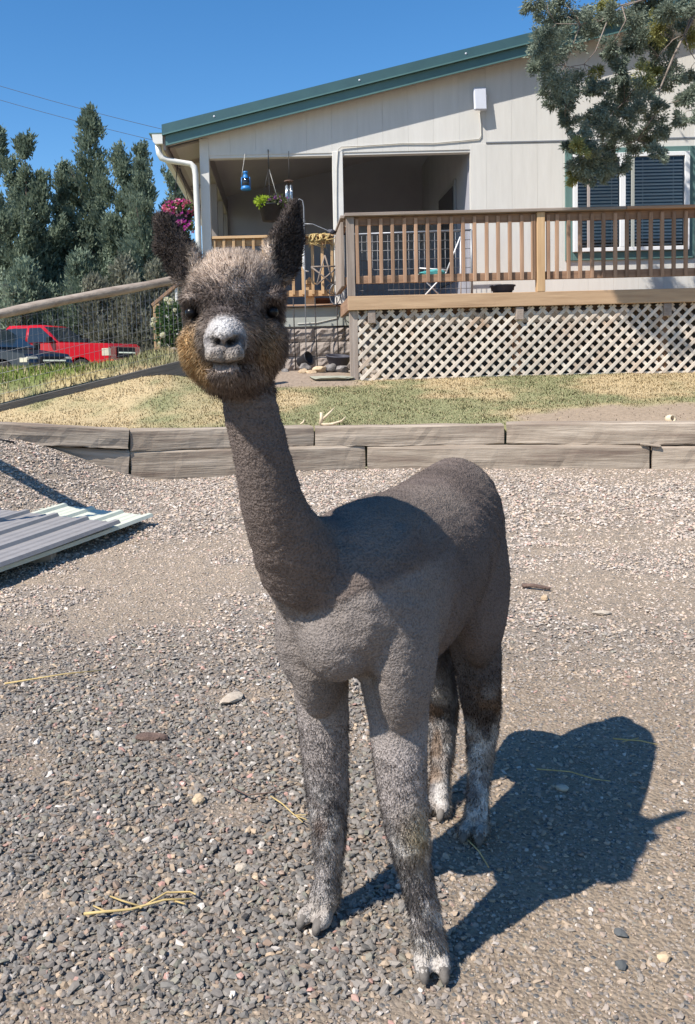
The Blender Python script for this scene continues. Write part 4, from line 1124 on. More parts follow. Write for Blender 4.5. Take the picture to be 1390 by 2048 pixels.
NECK = [(-0.071,1.430,1.182,0.040),(-0.061,1.430,1.125,0.0405),(-0.053,1.435,1.068,0.0430),(-0.041,1.445,1.010,0.0445),(-0.032,1.460,0.959,0.0483),(-0.022,1.480,0.909,0.0535),(-0.004,1.515,0.855,0.0625),(0.026,1.570,0.790,0.080),(0.068,1.64,0.730,0.100)]
limb(NECK, 24)
# web from the neck's nape to the withers and from throat to brisket
limb([(0.03, 1.57, .83, .05), (0.075, 1.62, .80, .07), (.12, 1.69, .79, .085)], 16)
FN = [(0.185,1.690,0.707,0.0750),(0.193,1.655,0.610,0.0730),(0.199,1.640,0.531,0.0660),(0.201,1.630,0.460,0.0565),(0.202,1.615,0.382,0.0490),(0.208,1.610,0.311,0.0445),(0.215,1.608,0.255,0.0385),(0.225,1.610,0.191,0.0305),(0.239,1.613,0.126,0.0285),(0.248,1.613,0.071,0.0295),(0.254,1.612,0.034,0.0300),(0.254,1.610,0.016,0.0220)]
FF = [(0.060,1.770,0.649,0.0800),(0.058,1.765,0.548,0.0640),(0.063,1.765,0.445,0.0540),(0.066,1.766,0.353,0.0480),(0.070,1.764,0.271,0.0435),(0.071,1.761,0.199,0.0360),(0.069,1.762,0.128,0.0285),(0.062,1.759,0.073,0.0285),(0.052,1.756,0.036,0.0300),(0.050,1.754,0.018,0.0220)]
HN = [(0.425,2.120,0.657,0.098),(0.437,2.100,0.539,0.075),(0.447,2.085,0.443,0.060),(0.455,2.088,0.357,0.050),(0.468,2.125,0.280,0.043),(0.464,2.125,0.200,0.034),(0.452,2.098,0.130,0.0265),(0.442,2.070,0.080,0.0265),(0.434,2.048,0.048,0.028),(0.433,2.046,0.034,0.02)]
HF = [(0.345,2.240,0.585,0.092),(0.355,2.215,0.449,0.066),(0.370,2.205,0.348,0.050),(0.390,2.240,0.262,0.042),(0.390,2.235,0.185,0.033),(0.380,2.205,0.115,0.0255),(0.370,2.178,0.072,0.0255),(0.363,2.156,0.048,0.027),(0.362,2.154,0.036,0.02)]
for L_ in (FN, FF, HN, HF): limb(L_)
FEET = [((0.2535, 1.610), Vector((-.05, -1, 0)).normalized(), 0.0), ((0.050, 1.754), Vector((-.55, -.84, 0)).normalized(), 0.004), ((0.433, 2.046), Vector((-.42, -.9, 0)).normalized(), .018), ((0.362, 2.154), Vector((-.42, -.9, 0)).normalized(), .022)]
NAILS = []
for (fx, fy), fw, fz in FEET:
    sd_ = Vector((-fw.y, fw.x, 0))
    for sg in (-1, 1):
        c = Vector((fx, fy, fz + .021)) + fw * .022 + sd_ * sg * .0185
        ell(c, .0165, .033, .019, sd_, fw, UPZ)
        NAILS.append((c, fw, sd_, sg))
# tail
limb([(.49, 2.24, .80, .03), (.52, 2.29, .74, .028), (.525, 2.30, .62, .02), (.52, 2.29, .56, .01)], 12)
# head
ell((-.077, 1.437, 1.244), .078, .084, .085)
ell((-.078, 1.405, 1.178), .085, .072, .065)
ell((-.080, 1.385, 1.140), .052, .060, .042)
XA = Vector((1, 0, 0))
ring_loft([((-.079, 1.39, 1.200), XA, .060, UPZ, .056), ((-.082, 1.345, 1.196), XA, .046, UPZ, .044), ((-.084, 1.312, 1.187), XA, .034, UPZ, .038), ((-.085, 1.290, 1.179), XA, .029, UPZ, .034), ((-.085, 1.277, 1.176), XA, .022, UPZ, .028)], 24)
ell((-.0985, 1.287, 1.164), .0170, .018, .0175)
ell((-.0715, 1.287, 1.164), .0170, .018, .0175)
ell((-.085, 1.2835, 1.192), .020, .018, .017)
ell((-.085, 1.304, 1.137), .025, .026, .014)
for sg, x in ((-1, -.140), (1, -.014)): ell((x, 1.396, 1.254), .018, .022, .013)
def ear(base, mid, mid2, tip, out):
    P = [Vector(p) for p in (base, mid, mid2, tip)]
    rings = []
    ws = [.027, .034, .031, .021, .011, .003]
    for k, t in enumerate((0, .25, .5, .72, .9, 1.0)):
        q = t * 3; i = min(int(q), 2); c = P[i].lerp(P[i + 1], q - i)
        ax_ = (P[-1] - P[0]).normalized()
        wdir = Vector((0, -1, 0)).cross(ax_).normalized()
        wdir = (wdir + Vector((0, -.35 * out, 0))).normalized()
        nd = ax_.cross(wdir).normalized()
        rings.append((c, wdir, ws[k], nd, .0075))
    ring_loft(rings, 16)
ear((-.145, 1.43, 1.283), (-.164, 1.434, 1.325), (-.180, 1.430, 1.362), (-.193, 1.422, 1.396), -1)
ear((-.008, 1.43, 1.283), (.006, 1.434, 1.328), (.016, 1.430, 1.370), (.026, 1.422, 1.408), 1)

raw = bpy.data.objects.new('alpaca_raw', pym('alpaca_raw', AV, AF))
C.objects.link(raw)
md = raw.modifiers.new('r', 'REMESH'); md.mode = 'VOXEL'; md.voxel_size = 0.0048
sm = raw.modifiers.new('s', 'SMOOTH'); sm.factor = 0.5; sm.iterations = 7
bpy.context.view_layer.update()
dg = bpy.context.evaluated_depsgraph_get()
body_me = bpy.data.meshes.new_from_object(raw.evaluated_get(dg))
bpy.data.objects.remove(raw)
body_me.name = 'alpaca_body'
nv = len(body_me.vertices)
bv = np.empty(nv * 3, np.float32); body_me.vertices.foreach_get('co', bv); bv = bv.reshape(-1, 3).astype(float)
bn = np.empty(nv * 3, np.float32); body_me.vertices.foreach_get('normal', bn); bn = bn.reshape(-1, 3).astype(float)
def near(c, r_, q=None): return np.exp(-(((bv - np.array(c)) / np.array(r_)) ** 2).sum(1))
bt = (bv[:, :2] - np.array([O0.x, O0.y])) @ np.array([BK.x, BK.y])
bl = (bv[:, :2] - np.array([O0.x, O0.y])) @ np.array([LT.x, LT.y])
# relief: fleece ridges on the shorn body, soft clumps on legs and head, nostrils and mouth
hd = sstep(1.095, 1.13, bv[:, 2])
leg = sstep(.50, .40, bv[:, 2])
trunkm = (1 - hd) * (1 - leg)
warp = np.stack([bt * 1.0, bl * 1.0, bv[:, 2]], -1) + .02 * np.stack([fbm(bv, 14, 1), fbm(bv, 14, 2), fbm(bv, 14, 3)], -1)
ridge = np.abs(vnoise(warp * np.array([120, 70, 150]), 1, 4) - .5) * 2
disp = trunkm * (-.0024 * (1 - ridge)) + leg * .007 * (fbm(bv, 45, 9) - .5) + .003 * (fbm(bv, 22, 12) - .5)
wr_ = np.sin((bt * .55 + bv[:, 2] * .8 + .03 * fbm(bv, 8, 40)) * 260) * sstep(.30, .42, bt) * sstep(.60, .5, bt) * sstep(.66, .76, bv[:, 2])
vz_ = .712 + .42 * np.abs(bl + .03) + .02 * (fbm(bv, 30, 88) - .5)
disp += .0011 * wr_ * trunkm
disp += .0035 * sstep(-.006, .010, bv[:, 2] - vz_) * sstep(.02, -.06, bt) * trunkm
shear = np.sin((bv[:, 2] * 1.0 + .35 * bt + .05 * fbm(bv, 5, 41)) * 150) * sstep(.45, .6, fbm(bv, 6, 43))
disp += .0009 * shear * trunkm
disp -= .012 * np.exp(-((bt - .125 - .10 * (bv[:, 2] - .6)) / .014) ** 2) * sstep(.03, .09, bl) * sstep(.72, .62, bv[:, 2]) * sstep(.48, .53, bv[:, 2])
disp -= .006 * np.exp(-((bv[:, 2] - .565 - .25 * np.abs(bl)) / .010) ** 2) * sstep(-.02, -.08, bt) * sstep(.10, .05, np.abs(bl))
disp += hd * .012 * (fbm(bv, 34, 15) - .5) * sstep(1.31, 1.35, bv[:, 1])
muz = sstep(1.335, 1.305, bv[:, 1]) * hd
nos = 0
for cx, sl in ((-.0985, -.4), (-.0715, .4)):
    dx = bv[:, 0] - cx; dz = bv[:, 2] - 1.1825 - sl * dx * .9
    nos = nos + np.exp(-(dx / .0105) ** 2 - (dz / .0052) ** 2)
nos = sstep(.28, .62, nos) * muz
phil = np.exp(-((bv[:, 0] + .085) / .0022) ** 2) * sstep(1.178, 1.172, bv[:, 2]) * sstep(1.146, 1.152, bv[:, 2]) * muz
mouth = np.exp(-((bv[:, 2] - 1.1475 + 6.0 * (bv[:, 0] + .085) ** 2 * -1) / .0032) ** 2) * sstep(.036, .026, np.abs(bv[:, 0] + .085)) * sstep(1.345, 1.325, bv[:, 1]) * hd
disp += -.010 * nos - .003 * phil - .006 * mouth
bv2 = bv + bn * disp[:, None]
body_me.vertices.foreach_set('co', bv2.astype(np.float32).ravel())
body_me.update()
# colours of the coat
def mixc(c, k, t): return c * (1 - k[:, None]) + k[:, None] * np.array(t)
n1 = fbm(bv, 9, 61, 3); n2 = fbm(bv, 30, 62, 3); n3 = fbm(bv, 60, 63, 2)
cc = np.tile(np.array([.160, .127, .110]), (nv, 1))
cc *= (0.72 + .56 * n1)[:, None]
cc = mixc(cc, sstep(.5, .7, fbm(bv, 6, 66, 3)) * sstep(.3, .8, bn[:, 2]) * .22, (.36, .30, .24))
vz = .712 + .42 * np.abs(bl + .03) + .02 * (fbm(bv, 30, 88) - .5)
bib = sstep(-.010, .010, vz - bv[:, 2])
chest = bib * sstep(.16, .02, bt) * sstep(.36, .46, bv[:, 2])
cc = mixc(cc, chest * .6, (.285, .252, .228))
cc = mixc(cc, sstep(.50, .42, bv[:, 2]) * .9 * (bt < .25), (.36, .315, .29))
cc = mixc(cc, sstep(.52, .44, bv[:, 2]) * .8 * (bt > .25), (.11, .09, .08))
mot = sstep(.44, .56, .6 * n2 + .4 * n1) * sstep(.33, .22, bv[:, 2] - .10 * (n1 - .5))
cc = mixc(cc, sstep(.30, .20, bv[:, 2]) * .6, (.46, .42, .39))
cc = mixc(cc, mot * .85, (.68, .645, .60))
cc = mixc(cc, sstep(.54, .66, fbm(bv, 24, 91, 2)) * sstep(.34, .26, bv[:, 2]) * sstep(.05, .09, bv[:, 2]) * .65, (.11, .098, .098))
hindw = (bt > .25) * sstep(.42, .30, bv[:, 2])
cc = mixc(cc, hindw * sstep(.50, .60, fbm(bv, 16, 77, 2)) * .75, (.50, .46, .42))
cc = mixc(cc, hindw * sstep(.55, .66, fbm(bv, 15, 78, 2)) * .6, (.26, .16, .09))
cc = mixc(cc, np.clip(near((.235, 1.555, .275), (.035, .04, .05)) * 1.2, 0, 1) * .8, (.40, .31, .17))
cc = mixc(cc, np.clip(near((.185, 1.55, .215), (.02, .03, .03)) * 1.2, 0, 1) * .8, (.13, .08, .065))
cc = mixc(cc, np.clip(near((.045, 1.71, .215), (.022, .03, .03)) * 1.3, 0, 1) * .85, (.16, .085, .055))
cc = mixc(cc, np.clip(near((.068, 1.72, .29), (.03, .05, .03)), 0, 1) * .5, (.09, .085, .09))
cc = mixc(cc, sstep(.085, .04, bv[:, 2]) * .65, (.36, .31, .26))
# head
base_h = np.array([.42, .345, .30])
ch = np.tile(base_h, (nv, 1)) * (0.6 + .8 * n2)[:, None]
ch = mixc(ch, sstep(.48, .62, fbm(bv, 20, 70, 2)) * .5, (.18, .14, .13))
ch = mixc(ch, sstep(1.265, 1.315, bv[:, 2]) * .8, (.74, .62, .52))
ch = mixc(ch, np.clip(near((-.082, 1.33, 1.238), (.05, .05, .022)) * 1.2, 0, 1) * .8, (.07, .06, .062))
ch = mixc(ch, np.clip(near((-.145, 1.37, 1.165), (.030, .05, .042)) * 1.5, 0, 1) * .95, (.78, .53, .27))
ch = mixc(ch, np.clip(near((-.125, 1.345, 1.135), (.022, .045, .025)) * 1.2, 0, 1) * .8, (.62, .41, .20))
ch = mixc(ch, np.clip(near((-.025, 1.36, 1.175), (.022, .04, .035)) * 1.2, 0, 1) * .7, (.52, .36, .21))
ch = mixc(ch, np.clip(near((-.120, 1.335, 1.195), (.018, .03, .03)) * 1.2, 0, 1) * .6, (.30, .27, .25))
mz = sstep(1.335, 1.308, bv[:, 1] + .9 * np.maximum(0, np.abs(bv[:, 0] + .085) - .015) + .5 * np.maximum(0, bv[:, 2] - 1.195)) * sstep(1.143, 1.149, bv[:, 2])
ch = mixc(ch, mz * .88, (.36, .335, .315))
ch = mixc(ch, mz * np.clip(near((-.088, 1.29, 1.205), (.016, .05, .016)) * 1.3, 0, 1) * .8, (.62, .60, .58))
ch = mixc(ch, mz * sstep(.55, .64, fbm(bv, 80, 71, 2)) * .75, (.08, .075, .08))
ch = mixc(ch, mz * sstep(1.176, 1.158, bv[:, 2]) * .7, (.27, .215, .16))
ch = mixc(ch, np.clip(near((-.085, 1.275, 1.181), (.012, .02, .010)) * 1.1, 0, 1) * .7, (.26, .21, .18))
for ex, ey, ez in ((-.140, 1.385, 1.231), (-.014, 1.385, 1.230)):
    ch = mixc(ch, np.clip(near((ex, ey, ez), (.018, .03, .016)) * 1.3, 0, 1) * .9, (.03, .026, .026))
ch = mixc(ch, nos * .97, (.012, .011, .012))
ch = mixc(ch, np.clip(mouth + phil * .7, 0, 1) * .85, (.03, .025, .024))
earm = np.maximum(sstep(.060, .072, np.abs(bv[:, 0] + .078)) * sstep(1.275, 1.295, bv[:, 2]), sstep(1.335, 1.345, bv[:, 2]))
ch = mixc(ch, earm * .95, (.085, .07, .066))
cc = cc * (1 - hd[:, None]) + ch * hd[:, None]
ca = body_me.color_attributes.new('Col', 'FLOAT_COLOR', 'POINT')
c4 = np.ones((nv, 4), np.float32); c4[:, :3] = np.clip(cc, .008, .9)
ca.data.foreach_set('color', c4.ravel())
body_me.shade_smooth()
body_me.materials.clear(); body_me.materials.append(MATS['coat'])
alp = thing('alpaca', 'freshly shorn grey brown alpaca standing on the gravel facing forward', 'alpaca', (.26, 1.88, 0))
bodyo = obj('body', body_me, alp)
# eyes, toenails
pm('eye', (.008, .007, .007), rough=.3, spec=.2)
pm('nail', (.20, .175, .15), (.10, .088, .078), scale=30, rough=.7, spec=.2, bump=.2)
for ex, ey, ez in ((-.1415, 1.3840, 1.2315), (-.0150, 1.3870, 1.2305)):
    bm = bmesh.new(); bmesh.ops.create_icosphere(bm, subdivisions=3, radius=.0095)
    me = bpy.data.meshes.new('eye'); bm.to_mesh(me); bm.free(); me.shade_smooth()
    obj('eye', me, alp, 'eye', (ex, ey, ez))
for c, fw, sd_, sg in NAILS:
    tube('toenail', [c + fw * .008 + UPZ * .005, c + fw * .020 + UPZ * .002, c + fw * .030 - UPZ * .007, c + fw * .034 - UPZ * .015], [.010, .0115, .009, .005], 'nail', alp, 8)
# fur: strands rooted on the body
body_me.calc_loop_triangles()
nt = len(body_me.loop_triangles)
tri = np.empty(nt * 3, np.int32); body_me.loop_triangles.foreach_get('vertices', tri); tri = tri.reshape(-1, 3)
def area_of(t_): return .5 * np.linalg.norm(np.cross(bv2[t_[:, 1]] - bv2[t_[:, 0]], bv2[t_[:, 2]] - bv2[t_[:, 0]]), axis=1)
TA = area_of(tri)
def strands(name, n, mask, length, width, comb, rnd, seed, segs, colj=.25):
    g = np.random.default_rng(seed)
    w = TA * mask[tri].mean(1)
    idx = np.searchsorted(np.cumsum(w), g.random(n) * w.sum()).clip(0, nt - 1)
    t_ = tri[idx]
    u, v_ = g.random(n), g.random(n)
    fl = u + v_ > 1
    u[fl], v_[fl] = 1 - u[fl], 1 - v_[fl]
    W = np.stack([1 - u - v_, u, v_], -1)[..., None]
    p = (bv2[t_] * W).sum(1); nn = (bn[t_] * W).sum(1); col = (cc[t_] * W).sum(1)
    ln = (length[t_] * W[..., 0]).sum(1) * (.55 + .7 * g.random(n))
    cb_ = comb(p, nn)
    # strands lean in shared locks
    lock = np.stack([fbm(p, 55, 201, 2), fbm(p, 55, 202, 2), fbm(p, 55, 203, 2)], -1) - .5
    d = nn + cb_ + lock * 2.2 * rnd + g.normal(0, .35 * rnd, (n, 3))
    d /= np.linalg.norm(d, axis=1, keepdims=True)
    s_ = np.cross(d, g.standard_normal((n, 3))); s_ /= np.linalg.norm(s_, axis=1, keepdims=True) + 1e-9
    s_ *= (width * (.7 + .6 * g.random(n)))[:, None]
    p = p - nn * .0012
    col = col * (1 - colj + 2 * colj * g.random((n, 1)))
    if segs == 1:
        V = np.stack([p - s_, p + s_, p + d * ln[:, None]], 1).reshape(-1, 3)
        F = np.arange(3 * n).reshape(-1, 3); k = 3
        return V, F, np.repeat(np.clip(col, .005, .9), k, 0), np.repeat(nn * .8 + d * .4, k, 0)
    d2 = d + cb_ * .5 + np.array([0, 0, -.22]) + g.normal(0, .3 * rnd, (n, 3)); d2 /= np.linalg.norm(d2, axis=1, keepdims=True)
    m_ = p + d * ln[:, None] * .55
    e = m_ + d2 * ln[:, None] * .5
    V = np.stack([p - s_, p + s_, m_ + s_ * .75, m_ - s_ * .75, e], 1).reshape(-1, 3)
    o_ = (np.arange(n) * 5)[:, None]
    F = np.concatenate([o_ + np.array([[0, 1, 2]]), o_ + np.array([[0, 2, 3]]), o_ + np.array([[3, 2, 4]])], 0)
    tipc = np.repeat(np.clip(col, .005, .9), 5, 0)
    return V, F, tipc, np.repeat(nn * .75 + d * .45, 5, 0)
def fur(name, *a):
    V, F, c, nr = strands(name, *a)
    nr = nr / np.linalg.norm(nr, axis=1, keepdims=True)
    return tag(obj(name, npm(name, V, F, c, normals=None if name == 'body_fleece' else nr), alp, 'fur'), kind='stuff')
muzz = np.clip(mz * 1.2, 0, 1)
Lh = (.011 + .003 * sstep(1.25, 1.32, bv[:, 2])) * (1 - .80 * muzz) * (1 - .35 * earm) + .004 * (fbm(bv, 25, 33) - .5)
eyem = np.clip(near((-.1425, 1.3845, 1.231), (.013,) * 3) + near((-.012, 1.3845, 1.230), (.013,) * 3), 0, 1)
def comb_head(p, nn):
    up = sstep(1.23, 1.30, p[:, 2])[:, None]
    return up * np.array([0, -.15, .5]) + (1 - up) * np.array([0, .15, -.75])
fur('head_fur', 66000, hd * (1 - .92 * eyem) * (1 - .35 * muzz) * (1 + .5 * earm) * (1 - nos) * (1 - .9 * mouth), np.maximum(Lh * (1 - .6 * eyem), .003), .00048, comb_head, .7, 1, 2)
Ll = leg * (.0045 + .0055 * sstep(.35, .15, bv[:, 2])) * sstep(.01, .05, bv[:, 2]) + .003
fur('leg_fur', 60000, leg * sstep(.02, .05, bv[:, 2]), Ll, .0005, lambda p, nn: np.array([[0, .05, -1.1]]), .8, 2, 2)
fur('body_fleece', 90000, trunkm, np.full(nv, .0042), .0008, lambda p, nn: np.array([[.15, .25, -.45]]), .9, 3, 1, .42)

# ------------------------------------------------------------------ plants and hanging things
def flower_clump(name, parent, c, rad, n, ca, cb, size, petals, pn, psize, seed, mat='leafage'):
    g = np.random.default_rng(seed)
    c = np.array(c); rad = np.array(rad)
    off = g.standard_normal((n, 3)); off /= np.linalg.norm(off, axis=1, keepdims=True); off *= (g.random((n, 1)) ** .4)
    P = c + off * rad
    col = np.array(ca) + (np.array(cb) - np.array(ca)) * g.random((n, 1))
    obj(name, sprig_mesh(name, P, off + g.normal(0, .5, (n, 3)), size * (.6 + .8 * g.random(n)), size * (.5 + .3 * g.random(n)), col, g), parent, mat)
    if pn:
        o2 = g.standard_normal((pn, 3)); o2 /= np.linalg.norm(o2, axis=1, keepdims=True); o2[:, 1] = -np.abs(o2[:, 1])
        P = np.repeat(c + o2 * rad * 1.02, 5, 0)
        d_ = g.standard_normal((pn * 5, 3)) + np.repeat(o2, 5, 0) * .4
        pc = np.array(petals)[g.integers(0, len(petals), pn)]
        tag(obj('blossoms', sprig_mesh('blossoms', P, d_, psize * (.7 + .5 * g.random(pn * 5)), psize * (.8 + .3 * g.random(pn * 5)), np.repeat(pc, 5, 0), g), parent, 'petal'), kind='stuff')
hb = thing('hanging_basket', 'black hanging basket of lime green leaves and purple flowers', 'flower basket', (-.12, 11.52, 3.08))
lathe('pot', [(0, 0), (.10, 0), (.145, .19), (.155, .19), (.155, .205), (.14, .205), (.13, .17), (0, .17)], 'black_plastic', hb, (-.12, 11.52, 3.05))
for k in range(3):
    a = k * 2.09 + .5
    tube('hanger', [(-.12 + .145 * math.cos(a), 11.52 + .145 * math.sin(a), 3.24), (-.125, 11.53, 3.72)], .004, 'cable_white' if k == 0 else 'black_metal', hb, 5)
tube('hook', [(-.125, 11.53, 3.70), (-.127, 11.54, 3.90), (-.13, 11.60, 3.97), (-.13, 11.70, 3.98)], .007, 'black_metal', hb, 6)
flower_clump('lime_leaves', hb, (-.21, 11.46, 3.29), (.10, .09, .06), 260, (.22, .34, .03), (.42, .52, .06), .045, [(.3, .05, .35)], 0, .03, 1)
flower_clump('green_leaves', hb, (-.04, 11.50, 3.29), (.15, .12, .07), 420, (.07, .10, .04), (.22, .22, .12), .04, [(.32, .08, .40), (.40, .15, .45)], 10, .028, 2)
fb = thing('hanging_basket', 'dark hanging basket spilling magenta flowers below the eave', 'flower basket', (-1.37, 12.3, 3.1))
lathe('pot', [(0, 0), (.13, 0), (.17, .2), (.16, .2), (.15, .17), (0, .17)], 'black_plastic', fb, (-1.37, 12.3, 3.12))
for k in range(3):
    a = k * 2.09 + .2
    tube('hanger', [(-1.37 + .16 * math.cos(a), 12.3 + .16 * math.sin(a), 3.32), (-1.37, 12.3, 4.06)], .004, 'black_metal', fb, 5)
flower_clump('leaves', fb, (-1.37, 12.28, 3.36), (.22, .2, .12), 500, (.06, .09, .03), (.16, .2, .08), .05, [(.55, .05, .30), (.65, .12, .26), (.75, .22, .30), (.5, .08, .40), (.8, .4, .5)], 90, .034, 3)
flower_clump('trailing_leaves', fb, (-1.36, 12.2, 3.10), (.20, .12, .10), 260, (.06, .09, .03), (.16, .2, .08), .05, [(.6, .08, .45), (.5, .06, .38), (.7, .3, .55)], 46, .034, 4)
ln = thing('lantern', 'bright blue lantern hanging in the porch opening', 'lantern', (-.426, 11.55, 3.44))
lathe('base', [(0, 0), (.062, 0), (.066, .02), (.055, .045), (.048, .05), (0, .05)], 'lantern_blue', ln, (-.426, 11.55, 3.455))
lathe('globe', [(.03, .05), (.045, .08), (.045, .12), (.03, .15)], 'glass_dark', ln, (-.426, 11.55, 3.455))
lathe('cap', [(.04, .15), (.036, .18), (.022, .21), (.03, .215), (.03, .235), (0, .24)], 'lantern_blue', ln, (-.426, 11.55, 3.455))
for sg in (-1, 1): tube('side_rail', [(-.426 + sg * .055, 11.55, 3.47), (-.426 + sg * .052, 11.55, 3.62)], .006, 'lantern_blue', ln, 6)
tube('bail', [(-.475, 11.55, 3.62), (-.46, 11.55, 3.72), (-.445, 11.56, 3.80), (-.43, 11.62, 3.93), (-.43, 11.70, 3.95)], .004, 'cable_white', ln, 5)
wc = thing('wind_chime', 'silver tube wind chime with a round wooden top', 'wind chime', (.125, 11.55, 3.2))
lathe('top_disc', [(0, 0), (.06, 0), (.06, .015), (0, .015)], 'bark', wc, (.128, 11.55, 3.545))
tube('cord', [(.128, 11.55, 3.56), (.132, 11.55, 3.70), (.135, 11.58, 3.94), (.135, 11.70, 3.95)], .004, 'black_metal', wc, 5)
for k in range(5):
    a = k * 1.257 + .3
    tube('chime_tube', [(.126 + .04 * math.cos(a), 11.55 + .04 * math.sin(a), 3.50), (.124 + .04 * math.cos(a), 11.55 + .04 * math.sin(a), 3.20 + .02 * k)], .009, 'chime_metal', wc, 8)
    tube('string', [(.126 + .04 * math.cos(a), 11.55 + .04 * math.sin(a), 3.55), (.126 + .04 * math.cos(a), 11.55 + .04 * math.sin(a), 3.495)], .002, 'black_metal', wc, 4)

# rose bush in its block planter, stair railing
rb = thing('rose_bush', 'green bush with round white blooms in a stone planter', 'bush', (-1.42, 11.0, 1.4))
flower_clump('foliage', rb, (-1.38, 11.0, 1.72), (.20, .18, .33), 1100, (.03, .07, .025), (.13, .20, .07), .055, [(.7, .68, .5)], 0, .03, 6)
for k in range(4): tube('stem', [(-1.45 + .05 * k, 11.0, 1.38), (-1.44 + .06 * k, 11.0, 1.75)], .008, 'branch_grey', rb, 5)
for k, (x, z, r_) in enumerate([(-1.456, 1.60, .036), (-1.574, 1.73, .032), (-1.560, 1.79, .030), (-1.35, 2.00, .04), (-1.40, 2.03, .03), (-1.50, 1.50, .02), (-1.30, 1.90, .025)]):
    g = np.random.default_rng(40 + k)
    d_ = g.standard_normal((60, 3)); d_ /= np.linalg.norm(d_, axis=1, keepdims=True)
    obj('bloom', sprig_mesh('bloom', np.array([x, 10.80, z]) + d_ * r_ * .35, d_, np.full(60, r_ * .75), np.full(60, r_ * .9), np.tile(np.array([.80, .77, .60]), (60, 1)), g), rb, 'petal')
    tube('stem', [(x, 10.81, z), (x + .02, 10.95, z - .25)], .003, 'branch_grey', rb, 4)
pl = thing('planter', 'low planter of rough grey blocks around the bush', 'planter', (-1.4, 11.0, 1.2))
for r_ in range(2):
    for k in range(3):
        me = rock_me('block', (.085, .07, .055), 60 + r_ * 3 + k, 'block', 2)
        obj('block', me, pl, None, (-1.56 + .165 * k + .07 * r_, 10.84 + .01 * k, 1.29 + .10 * r_))
span('soil', -1.6, -1.2, 10.9, 11.2, 1.2, 1.39, 'bark', pl)
sr = thing('stair_railing', 'pale wooden stair railing beyond the white roses', 'railing', (-1.4, 11.9, 1.2))
hr0, hr1 = Vector((-1.73, 11.9, 2.04)), Vector((-1.02, 11.9, 2.60))
box('handrail', (hr0 + hr1) / 2, ((hr1 - hr0).length, .09, .04), 'deckwood_x', sr, (0, -math.atan2(hr1.z - hr0.z, hr1.x - hr0.x), 0))
span('post', -1.715, -1.63, 11.86, 11.94, 1.2, 2.06, 'palewood_z', sr)
for k in range(4):
    x = -1.55 + .13 * k
    span('baluster', x, x + .036, 11.88, 11.92, 1.35 + .1 * k, 2.14 + .1025 * k + .02, 'trim_cream', sr)

# trellis wires, hook, ornaments by the porch corner
tz = thing('wire_trellis', 'dark wire trellis panel standing against the porch skirt', 'trellis', (.2, 11.45, 1.1))
for k, x in enumerate((-.12, .16, .44, .72)):
    tube('upright', [(x, 11.5, 1.05), (x - .008, 11.5, 1.6), (x - .012, 11.5, 2.06)], .008, 'rust_wire', tz, 6)
for z in (1.68, 1.955):
    tube('crossbar', [(-.2, 11.492, z), (.3, 11.492, z - .006), (.8, 11.492, z + .01)], .008, 'rust_wire', tz, 6)
hk = thing('plant_hook', 'thin grey shepherd hook rod beside the porch railing', 'garden hook', (.30, 11.3, 1.1))
tube('rod', [(.29, 11.3, 1.08), (.30, 11.3, 2.2), (.305, 11.3, 3.18), (.29, 11.3, 3.26), (.25, 11.3, 3.28), (.22, 11.3, 3.24), (.225, 11.3, 3.18)], .007, 'grey_metal', hk, 6)
tube('arm', [(.303, 11.3, 2.97), (.41, 11.3, 2.965), (.64, 11.3, 2.86), (.74, 11.3, 2.84)], .006, 'grey_metal', hk, 6)
tube('scroll', [(.303, 11.3, 2.90), (.26, 11.3, 2.93), (.25, 11.3, 2.99), (.28, 11.3, 3.02), (.33, 11.3, 3.00)], .005, 'grey_metal', hk, 5)
bo = thing('bird_ornament', 'dark slate metal bird ornament at the end of the hook arm', 'ornament', (.7, 11.28, 2.8))
for nm, c, sc in (('bird_body', (.64, 11.28, 2.865), (.055, .03, .04)), ('bird_wing', (.74, 11.28, 2.84), (.05, .015, .035)), ('bird_tail', (.80, 11.28, 2.825), (.05, .01, .014))):
    obj(nm, rock_me(nm, sc, 5, 'slate_plastic', 2), bo, None, c)
st = thing('star_ornament', 'grey twig star hanging on the porch railing', 'ornament', (.56, 11.55, 2.2))
SP = [(.57 + .19 * math.sin(k * 4 * math.pi / 5), 11.58 + .012 * (k % 2), 2.40 + .21 * math.cos(k * 4 * math.pi / 5)) for k in range(6)]
for k in range(5): tube('star_bar', [SP[k], SP[k + 1]], .010, 'branch_grey', st, 6)
hp = tube('wire_hoop', [(.69 + .07 * math.cos(a), 11.52, 2.10 + .13 * math.sin(a)) for a in np.linspace(0, 6.283, 22)], .006, 'grey_metal', None, 6)
tag(hp, 'thin grey wire hoop leaning on the porch corner post', 'hoop')
tag(tube('wire_hoop', [(.66 + .08 * math.cos(a), 11.49, 2.16 + .07 * math.sin(a)) for a in np.linspace(0, 6.283, 22)], .006, 'rust_wire', None, 6), 'small dark wire ring hung beside the larger grey hoop', 'hoop')
vs = thing('icicle_ornament', 'white twisted plastic drop hanging from the porch railing', 'ornament', (.31, 11.6, 2.3))
tube('drop', [(.30, 11.62, 2.86), (.295, 11.62, 2.72), (.30, 11.62, 2.62), (.29, 11.62, 2.48), (.31, 11.62, 2.42), (.36, 11.62, 2.41)], [.012, .018, .016, .016, .012, .008], 'vinyl_white', vs, 8)
dw = thing('dried_vine', 'tangle of dried yellow vine over the porch rail', 'dried plant', (.5, 11.66, 2.86))
